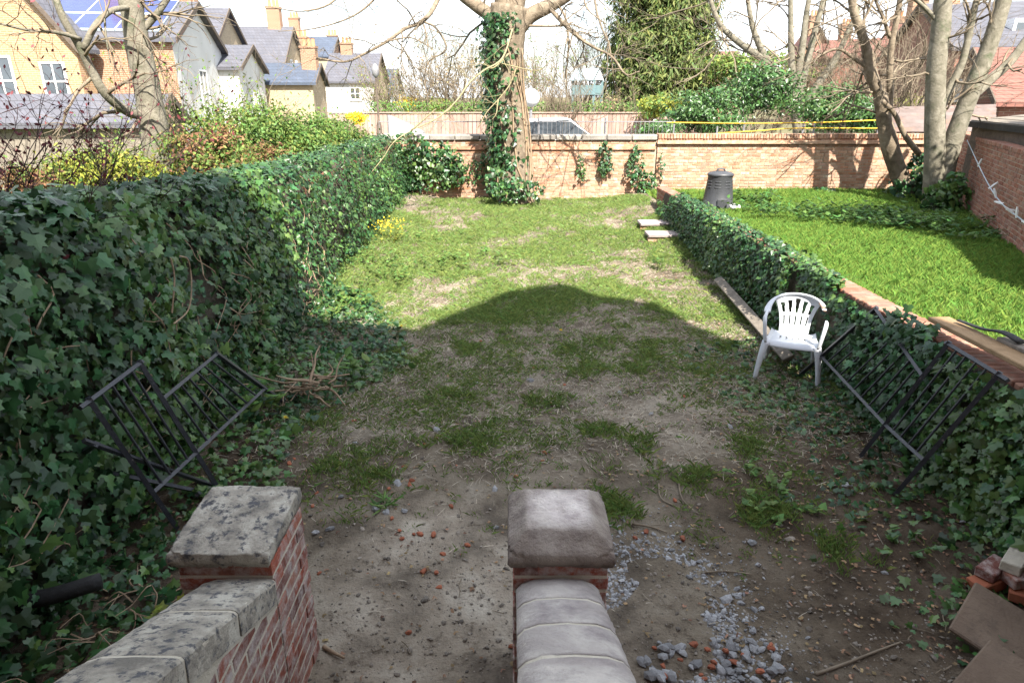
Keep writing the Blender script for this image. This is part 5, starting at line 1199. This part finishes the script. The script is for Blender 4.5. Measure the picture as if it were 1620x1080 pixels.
# white parked car (its roof and rear show over the wall), white canvas, lamp column, white globe
def car(label, u, Y, rot):
    c = atY(u, 200, Y); r = thing('parked_van', label, 'van', (c.x, Y, .30), rot)
    side = [(-2.0, .35), (-2.05, .75), (-1.9, .98), (-1.25, 1.05), (-.65, 1.47), (.75, 1.52), (1.45, 1.10), (1.95, 1.0), (2.05, .7), (2.0, .35)]; n = len(side); V = []
    for y, sc in ((-.84, 0), (-.70, 1), (.70, 1), (.84, 0)): V += [(x, y if z < 1.06 else y*.9, z) for x, z in side]
    Q = [(k*n+j, k*n+(j+1) % n, (k+1)*n+(j+1) % n, (k+1)*n+j) for k in range(3) for j in range(n)]
    me = make_mesh('body', V, [np.array(Q), np.array([list(range(n))[::-1]]), np.array([[3*n+j for j in range(n)]])], np.zeros(len(V)), False); add_obj('body', me, M['carwhite'], r, True)
    g = Geo(); V = []
    for x, z in ((-1.18, 1.08), (-.62, 1.45), (.70, 1.49), (1.36, 1.13)):
        V.append((x, -.79, z))
    g.add([(a, b-.005, c_) for a, b, c_ in V], Q=[(0, 1, 2, 3)]); g.add([(a, -b+.005, c_) for a, b, c_ in V], Q=[(3, 2, 1, 0)]); g.add([(1.47, -.62, 1.12), (1.47, .62, 1.12), (.80, .58, 1.51), (.80, -.58, 1.51)], Q=[(0, 1, 2, 3)]); g.build('window', M['glass'], r, local=True)
    for s in (-1, 1):
        g = Geo(); V, T, Q = bevel_box(.06, .22, .16, .01); V += (2.02, s*.62, .82); g.add(V, T=T, Q=Q).build('tail_light', M['red'], r, local=True)
        for xx in (-1.3, 1.3): g = Geo(); lathe(g, [(.001, -.1), (.2, -.1), (.30, -.09), (.32, -.05), (.32, .05), (.30, .09), (.001, .1)], 18); V = g.V[0].copy(); g.V[0] = np.stack([V[:, 0]+xx, V[:, 2]+s*.76, V[:, 1]+.32], -1); g.build('wheel', M['rubber'], r, local=True)
    r.scale = (1.0, 1.0, 1.2); return r
car('white parked van with red rear lights seen through the street railing', 856, 20.6, .05)
cv = thing('canvas_sheet', 'white canvas sheet sloping down behind the wall by the lamp column', 'canvas', (atY(630, 200, 19.2).x, 19.2, .3)); g = Geo()
a, b, c_, d_ = atY(614, 182, 19.2), atY(668, 208, 18.9), atY(668, 222, 18.9), atY(614, 222, 19.2); e = atY(640, 193, 19.1)
V = [a, e, b, c_, d_]; V = [tuple(v) for v in V]+[(v[0], v[1]+.6, v[2]-.05) for v in V]
me = make_mesh('sheet', V, [np.array([(0, 1, 2, 3, 4)][::-1]), np.array([(9, 8, 7, 6, 5)]), np.array([(j, 5+j, 5+(j+1) % 5, (j+1) % 5) for j in range(5)])], np.zeros(10)); add_obj('sheet', me, M['white'], cv)
g = Geo(); bar(g, (a.x, 19.2, .3), (a.x, 19.2, a.z), .03); g.build('pole', M['rail'], cv)
lp = atY(600, 205, 23); r = thing('lamp_column', 'slim dark street lamp column with thicker base', 'street lamp', (lp.x, 23, .3)); zt = atY(600, 122, 23).z
g = Geo(); lathe(g, [(.10, 0), (.10, .9), (.085, 1.5), (.035, 1.7), (.025, zt-.3)], 12); g.build('column', M['bark_dark'], r, True, True)
g = Geo(); lathe(g, [(.03, zt-.32), (.10, zt-.25), (.13, zt-.05), (.05, zt+.08), (.001, zt+.1)], 10); g.build('lantern', M['rail'], r, True, True)
gp = atY(840, 155, 24); r = thing('globe_lamp', 'white globe lamp on a post right of the ivied trunk', 'street lamp', (gp.x, 24, .3))
g = Geo(); lathe(g, [(.001, gp.z-.3-.297)]+[(.30*math.sin(t), gp.z-.3-.30*math.cos(t)) for t in np.linspace(.15, 3.0, 10)]+[(.001, gp.z-.3+.3)], 18); g.build('globe', M['white'], r, True, True)
g = Geo(); bar(g, (0, 0, 0), (0, 0, gp.z-.65), .05, 8); g.build('post', M['rail'], r, local=True)
# treehouse
ph = atY(930, 130, 34); r = thing('playhouse', 'small blue-grey playhouse on legs among bare branches', 'playhouse', (ph.x, 34, .34)); zf = atY(930, 148, 34).z-.34; ze = atY(930, 127, 34).z-.34; zr_ = atY(930, 110, 34).z-.34; w = .54
for sx in (-1, 1):
    for sy in (-1, 1): g = Geo(); box(g, (sx*w-.04, sy*.5-.04, 0), (sx*w+.04, sy*.5+.04, ze)); g.build('leg', M['playhouse'], r, local=True)
g = Geo(); box(g, (-w-.06, -.58, zf-.06), (w+.06, .58, zf)); g.build('floor', M['playhouse'], r, local=True)
for k in range(8): g = Geo(); box(g, (-w+k*2*w/8+.01, -.56, zf+.01), (-w+(k+1)*2*w/8-.01, -.535, zf+.36)); g.build('board', M['playhouse'], r, local=True)
for sx in (-1, 1): g = Geo(); box(g, (sx*w-.015+sx*.06, -.5, zf+.01), (sx*w+.015+sx*.06, .5, zf+.36)); g.build('board', M['playhouse'], r, local=True)
g = Geo(); V = [(-w-.12, -.66, ze-.04), (w-.0, -.66, ze-.04), (w-.0, 0, zr_), (-w-.12, 0, zr_), (-w-.12, .66, ze-.04), (w-.0, .66, ze-.04)]; V = V+[(a, b, c_+.05) for a, b, c_ in V]
g.add(V, Q=[(0, 3, 2, 1), (3, 4, 5, 2), (6, 7, 8, 9), (9, 8, 11, 10), (0, 1, 7, 6), (4, 10, 11, 5)]); rf = g.build('roof', M['corr_blue'], r, local=True)
r.rotation_euler.z = -.5
g = Geo(); g.add([(w+.04, -.6, ze), (w+.04, .6, ze), (w+.04, 0, zr_-.02)], T=[(0, 1, 2)]); g.build('gable_board', M['white'], rf, local=True)
# yellow ropes on short posts
rp_ = thing('rope_barrier', 'two yellow ropes strung on short posts above the far wall', 'rope', (6, 18.0, .3))
for pts in ([(1055, 194), (1170, 195), (1290, 194), (1392, 190)], [(1136, 211), (1200, 207), (1262, 203), (1392, 203)]):
    g = Geo(); sp = smooth_path([atY(u, v, 18.0) for u, v in pts], 6); tube(g, sp, .014, 6); g.build('rope', M['rope'], rp_)
for u, v in ((1067, 190), (1135, 200), (1178, 192), (1272, 192), (1289, 194), (1392, 188)): p = atY(u, v, 18.03); g = Geo(); bar(g, (p.x, 18.03, .3), (p.x, 18.03, p.z), .022, 6); g.build('post', M['rail'], rp_)
# corrugated lean-to and dark shed behind the right-hand walls
cs = thing('lean_to', 'pale corrugated lean-to roof behind the right-hand stems', 'shed', (atY(1490, 200, 19.5).x, 20, .3)); A, B, C_, D_ = atY(1408, 214, 18.6), atY(1575, 214, 18.6), atY(1575, 170, 22), atY(1408, 174, 22)
nu, nv = 161, 26; U, W = np.meshgrid(np.linspace(0, 1, nv), np.linspace(0, 1, nu)); a3 = np.array
base = (a3(A)*(1-W)[..., None]*(1-U)[..., None]+a3(B)*W[..., None]*(1-U)[..., None]+a3(C_)*W[..., None]*U[..., None]+a3(D_)*(1-W)[..., None]*U[..., None]); 
nu2 = 90; U, W = np.meshgrid(np.linspace(0, 1, nu2), np.linspace(0, 1, 12)); base = (a3(A)*((1-W)*(1-U))[..., None]+a3(B)*(W*(1-U))[..., None]+a3(C_)*(W*U)[..., None]+a3(D_)*((1-W)*U)[..., None]); base[..., 2] += .09*np.cos(U*2*math.pi*7)
V = base.reshape(-1, 3); i = (np.arange(11)[:, None]*nu2+np.arange(nu2-1)[None]).ravel(); o = add_obj('roof_sheet', make_mesh('roof_sheet', V, [np.stack([i, i+nu2, i+nu2+1, i+1], -1)], np.zeros(len(V)), True), M['corr'], cs); solid(o, .01)
for p in (A, B, C_, D_): g = Geo(); bar(g, (p.x, p.y, .3), (p.x, p.y, p.z-.03), .05); g.build('post', M['wood_grey'], cs)
sd = thing('shed', 'dark shed with board roof and black gutter behind the right wall', 'shed', (11.2, 13.5, .3)); e0, e1 = atY(1533, 206, 15.2), atY(1640, 206, 12.2); zt = 2.05
dv = (e1-e0).normalized(); nv_ = Vector((-dv.y, dv.x, 0)); nv_ = nv_ if nv_.x > 0 else -nv_; e1 = e0+dv*6; e0.z = e1.z = 0; dv.z = 0; dv.normalize()
def quadbox(g, p, q, n_, t, z0, z1, z2=None):
    z2 = z1 if z2 is None else z2; V = [(p.x, p.y, z0), (q.x, q.y, z0), (q.x+n_.x*t, q.y+n_.y*t, z0), (p.x+n_.x*t, p.y+n_.y*t, z0), (p.x, p.y, z1), (q.x, q.y, z1), (q.x+n_.x*t, q.y+n_.y*t, z2), (p.x+n_.x*t, p.y+n_.y*t, z2)]; g.add(V, Q=BOXQ); return g
for k in range(3): quadbox(Geo(), e0+nv_*.05, e1+nv_*.05, nv_, 3, .3+.62*k, .3+.62*(k+1)-.01).build('wall_board', M['bark_dark'], sd)
quadbox(Geo(), e0-nv_*.06, e1-nv_*.06, nv_, .12, 2.10, 2.22).build('gutter', M['rubber'], sd)
for k in range(9): p = e0+nv_*(k*.36); q = e1+nv_*(k*.36); quadbox(Geo(), p, q, nv_, .345, 2.20+.045*k, 2.245+.045*k, 2.28+.045*k).build('roof_board', M['wood_grey'], sd)
# clothes line with pegs
cl = thing('clothes_line', 'sagging blue clothes line hung with white pegs at the right edge', 'clothes line', (9, 12, 1)); L0, L1, L2_, L3 = atY(1530, 222, 15.1), atY(1560, 285, 12.6), atY(1585, 322, 11.2), atY(1622, 352, 9.9)
L4 = L3+(L3-L2_)*1.2; sp = smooth_path([L0, L1, L2_, L3, L4], 8); g = Geo(); tube(g, sp, .009, 5); g.build('line', M['line'], cl)
for t in (5, 10, 13, 16, 18.5, 20, 21.4, 23.5, 25.5, 27, 29):
    i = int(t); p = Vector(sp[i]).lerp(Vector(sp[min(i+1, len(sp)-1)]), t-i); dr = Vector((random.uniform(-1, 1), random.uniform(-.6, .6), random.uniform(-.2, 1))).normalized(); g = Geo(); tube(g, [p-dr*.03, p+dr*.07, p+dr*.14], [.018, .022, .013], 5); g.build('peg', M['white'], cl)
g = Geo(); bar(g, (L4.x, L4.y, .3), (L4.x, L4.y, L4.z+.1), .035, 8); tag(g.build('clothes_post', M['wood_grey'], None), 'wooden clothes post at the near end of the clothes line', 'post')

# ------------------------------------------------------------------ houses in the background
def gable_house(name, label, c1, c2u, Yf, Yb, vap, w, side, wall, gable, roof, wins=(), gwins=(), chim=(), z0=.3, over=.25, solar=0):
    """gable end runs from pixel c1 (front corner, eaves) at Yf to the corner under pixel column c2u at Yb; the ridge runs off to one side"""
    A = atY(*c1, Yf); B = atY(c2u, c1[1], Yb); ez = A.z; mid = (A+B)/2; rz = max(ez+.6, atY((c1[0]+c2u)/2, vap, mid.y).z)
    d = Vector((B.x-A.x, B.y-A.y, 0)); dep = d.length; d.normalize(); rx = Vector((d.y, -d.x, 0))*(-side)       # ridge direction away from the gable
    root = thing(name, label, 'house', (A.x, A.y, z0))
    def Wp(s, t, z): return (A.x+rx.x*s+d.x*t, A.y+rx.y*s+d.y*t, z)
    V = [Wp(0, 0, z0), Wp(0, dep, z0), Wp(0, dep, ez), Wp(0, dep/2, rz), Wp(0, 0, ez), Wp(w, 0, z0), Wp(w, dep, z0), Wp(w, dep, ez), Wp(w, dep/2, rz), Wp(w, 0, ez)]
    def make(nm, F, mat, par):
        us = sorted({int(i_) for f_ in F for i_ in np.ravel(f_)}); mp_ = {a_: b_ for b_, a_ in enumerate(us)}
        return add_obj(nm, make_mesh(nm, [V[i_] for i_ in us], [np.vectorize(mp_.get)(f_) for f_ in F], np.zeros(len(us))), mat, par)
    make('gable_wall', [np.array([(0, 1, 2, 3, 4)])], gable, root)
    make('wall', [np.array([(0, 4, 9, 5), (1, 6, 7, 2)]), np.array([(5, 9, 8, 7, 6)])], wall, root)
    sl = (rz-ez)/(dep/2); g = Geo(); V2 = []
    for s in (-over, w+over):
        for t, z in ((-over, ez-over*sl), (dep/2, rz), (dep+over, ez-over*sl)): V2 += [Wp(s, t, z+.02), Wp(s, t, z+.17)]
    Q = [(0, 2, 8, 6), (2, 4, 10, 8), (1, 7, 9, 3), (3, 9, 11, 5), (0, 1, 3, 2), (2, 3, 5, 4), (6, 8, 9, 7), (8, 10, 11, 9), (0, 6, 7, 1), (4, 5, 11, 10)]
    g.add(V2, Q=Q); rf = g.build('roof', roof, root)
    g = Geo()                                             # bargeboards
    for t0, z0_, t1, z1_ in ((-over, ez-over*sl, dep/2, rz), (dep+over, ez-over*sl, dep/2, rz)):
        s = -over-.03; g.add([Wp(s, t0, z0_-.02), Wp(s, t1, z1_-.02), Wp(s, t1, z1_+.2), Wp(s, t0, z0_+.2), Wp(s+.05, t0, z0_-.02), Wp(s+.05, t1, z1_-.02), Wp(s+.05, t1, z1_+.2), Wp(s+.05, t0, z0_+.2)], Q=BOXQ)
    g.build('bargeboard', M['bark_dark'], rf)
    def window(face, s, z, ww, wh):
        f = (lambda a, zz, o_: Wp(a, -o_, zz)) if face == 'f' else (lambda a, zz, o_: Wp(-o_, a, zz))
        def slab(g, a0, a1, z0_, z1_, o0, o1): g.add([f(a0, z0_, o0), f(a1, z0_, o0), f(a1, z0_, o1), f(a0, z0_, o1), f(a0, z1_, o0), f(a1, z1_, o0), f(a1, z1_, o1), f(a0, z1_, o1)], Q=BOXQ)
        g = Geo(); t = .07; slab(g, s, s+ww, z, z+t, -.02, .05); slab(g, s, s+ww, z+wh-t, z+wh, -.02, .05); slab(g, s, s+t, z+t, z+wh-t, -.02, .05); slab(g, s+ww-t, s+ww, z+t, z+wh-t, -.02, .05); slab(g, s+t, s+ww-t, z+wh/2-.03, z+wh/2+.03, -.02, .045); slab(g, s+ww/2-.025, s+ww/2+.025, z+t, z+wh-t, -.02, .04); slab(g, s-.08, s+ww+.08, z-.09, z-.003, -.02, .10)
        wf = g.build('window', M['white'], root); g = Geo(); slab(g, s+t, s+ww-t, z+t, z+wh-t, -.01, .02); g.build('pane', M['glass'], wf)
    for a in wins: window('f', *a)
    for a in gwins: window('g', *a)
    for s, t, h in chim:
        zz = rz-abs(t-.5)*dep*sl; g = Geo(); p = Wp(s, t*dep, 0); box(g, (p[0]-.45, p[1]-.3, zz-.5), (p[0]+.45, p[1]+.3, zz+h)); box(g, (p[0]-.5, p[1]-.35, zz+h), (p[0]+.5, p[1]+.35, zz+h+.12)); g.build('chimney', M['hbrick'], rf)
        g = Geo()
        for k in (-.25, .05, .3): lathe(g, [(.12, 0), (.10, .4), (.12, .42), (.07, .42)], 10, (p[0]+k, p[1], zz+h+.12))
        g.build('chimney_pot', M['terracotta'], rf)
    for k in range(solar):                                # panels on the front slope, two rows
        row, colm = k % 2, k//2; s0 = .5+colm*1.58; t0, t1 = (.08, .52) if row == 0 else (.535, .97)
        def Rp(s, tt, o_): return Wp(s, tt*dep/2-o_*sl/math.hypot(1, sl), ez+tt*(rz-ez)+.19+o_)
        g = Geo(); g.add([Rp(s0, t0, 0), Rp(s0+1.55, t0, 0), Rp(s0+1.55, t1, 0), Rp(s0, t1, 0), Rp(s0, t0, .06), Rp(s0+1.55, t0, .06), Rp(s0+1.55, t1, .06), Rp(s0, t1, .06)], Q=BOXQ); fr_ = g.build('solar_panel', M['line'], rf)
        g = Geo(); e = .025; g.add([Rp(s0+e, t0+.02, .068), Rp(s0+1.55-e, t0+.02, .068), Rp(s0+1.55-e, t1-.02, .068), Rp(s0+e, t1-.02, .068)], Q=[(0, 1, 2, 3)]); g.build
        if side > 0: g.Q[-1] = g.Q[-1][:, ::-1]
        add_obj('cell_sheet', g.mesh('cell_sheet'), M['solar'], root)
    return root
gable_house('house', 'brick house with solar panels and white rendered gable', (271, 64), 347, 28, 36, 10, 9.5, 1, M['hbrick'], M['render'], M['slate'], wins=[(4.6, 2.2, 1.0, 1.7)], gwins=[(3.2, 1.8, 1.3, 2.0)], chim=[(3, .5, 1.2)], solar=10)
gable_house('house', 'cream brick gable house with slate roof behind the white gable', (338, 68), 386, 40, 46, 18, 6, 1, M['cream'], M['cream'], M['slate'], gwins=[(2.0, 4.8, .5, .7), (3.4, 4.8, .5, .7)], chim=[(2, .5, 1)])
gable_house('house', 'small white-walled house with low slate roof', (376, 109), 416, 35, 41, 77, 4.2, 1, M['render'], M['render'], M['slate'], gwins=[(2.6, 1.6, 1, 1.3)])
gable_house('house', 'cream gable house with the largest slate roof slope', (446, 103), 482, 48, 55, 47, 7, 1, M['cream'], M['cream'], M['slate'], gwins=[(2.4, 4.3, .6, .8), (4.0, 4.3, .6, .8)], chim=[(1.0, .5, 1.3), (-.1, .9, 1.6)])
gable_house('house', 'low blue-slate house with cream gable and orange chimney', (494, 133), 514, 42, 48, 105, 4.6, 1, M['cream'], M['cream'], M['slate_blue'], chim=[(.3, .35, 1.3)])
gable_house('house', 'far blue-roofed house with twin chimneys', (523, 90), 542, 62, 70, 62, 4.5, 1, M['cream'], M['hbrick'], M['slate_blue'], chim=[(3.5, .5, 1.6), (.5, .7, 1.0)])
gable_house('house', 'cream house with slate roof behind the lamp column', (590, 130), 612, 54, 62, 88, 3.6, 1, M['render'], M['cream'], M['slate'], wins=[(1, 2.4, .8, .9)], chim=[(2.5, .5, .8)])
gable_house('house', 'pale house with blue roof at the end of the left row', (618, 148), 636, 66, 74, 112, 5, 1, M['render'], M['render'], M['slate_blue'], chim=[(2, .5, 1)])
gable_house('house', 'yellow brick gable house at the left edge with white sash windows', (118, 70), -40, 26.3, 26.5, -48, .75, -1, M['hbrick_y'], M['hbrick_y'], M['slate'], gwins=[(.55, 2.55, .95, 1.35), (2.55, 2.4, 1.0, 1.7)])
gable_house('outhouse', 'low slate-roofed outhouse behind the bare tree', (240, 196), 285, 19, 21.5, 168, 5.0, 1, M['wood_grey'], M['wood_grey'], M['slate'])
gable_house('house', 'large brick house with dark slate roof and dormer on the right', (1515, 78), 1400, 31, 42, 12, 12, -1, M['hbrick_r'], M['hbrick_r'], M['slate'], wins=[(1.0, 2.9, .7, 1.0), (5.0, 2.9, .8, 1.2)], chim=[(1.0, .5, 1.5), (6, .5, 1.5)])
gable_house('house', 'red-tiled house with brown brick gable at the right edge', (1584, 162), 1492, 22.5, 27.5, 84, 8, -1, M['hbrick_r'], M['hbrick_r'], M['rtile'], gwins=[(3.6, 2.6, .45, .7)])
gable_house('house', 'red brick house with white windows beyond the crooked tree', (1478, 70), 1500, 40, 44, 38, 2.6, 1, M['hbrick_r'], M['hbrick_r'], M['rtile'], wins=[(.5, 1.7, .8, 1.4), (.5, 4.4, .8, 1.3)], chim=[(1.6, .5, 1.3)])
gable_house('house', 'distant orange brick gable above the laurel bushes', (1315, 84), 1268, 62, 62.5, 46, 8, -1, M['hbrick'], M['hbrick'], M['rtile'], chim=[(3, .5, 1.2)])
gable_house('house', 'distant red-roofed house behind the whippy shrub', (1425, 88), 1445, 56, 62, 62, 6.5, 1, M['hbrick_r'], M['hbrick'], M['rtile'], chim=[(1.2, .5, 1.6), (5, .5, 1.2)])
gable_house('house', 'far pinkish roof just right of the conifer', (1150, 98), 1170, 70, 78, 84, 6, 1, M['hbrick'], M['hbrick'], M['rtile'])
# dormer on the slate roof belongs to the large house: built with it as a part
big = [o for o in COL.objects if o.get('label', '').startswith('large brick house')][0]
p = atY(1594, 62, 33); g = Geo(); box(g, (p.x-.55, 32.0, p.z-.75), (p.x+.55, 35, p.z+.75)); dm = g.build('dormer', M['white'], big)
g = Geo(); box(g, (p.x-.42, 31.985, p.z-.6), (p.x-.03, 32.0, p.z+.6)); box(g, (p.x+.03, 31.985, p.z-.6), (p.x+.42, 32.0, p.z+.6)); g.build('pane', M['glass'], dm)

# evergreen tree out of frame on the right: it shades the corner of the lawn and the side wall
bush('evergreen_tree', 'dense evergreen tree beyond the right-hand wall, just out of frame', 2190, -420, 60, 330, 9.2, 9000, .16, 'laurel', OVAL, zmin=.4, cat='tree', depth=1.9, stems=0)
et = [o for o in COL.objects if o.name == 'evergreen_tree'][0]; p = wloc(et); g = Geo(); tube(g, [(p.x, p.y, .2), (p.x+.1, p.y, 2.2), (p.x, p.y, 4.5)], [.18, .13, .06], 8); g.build('trunk', M['bark_dark'], et, smooth=True)
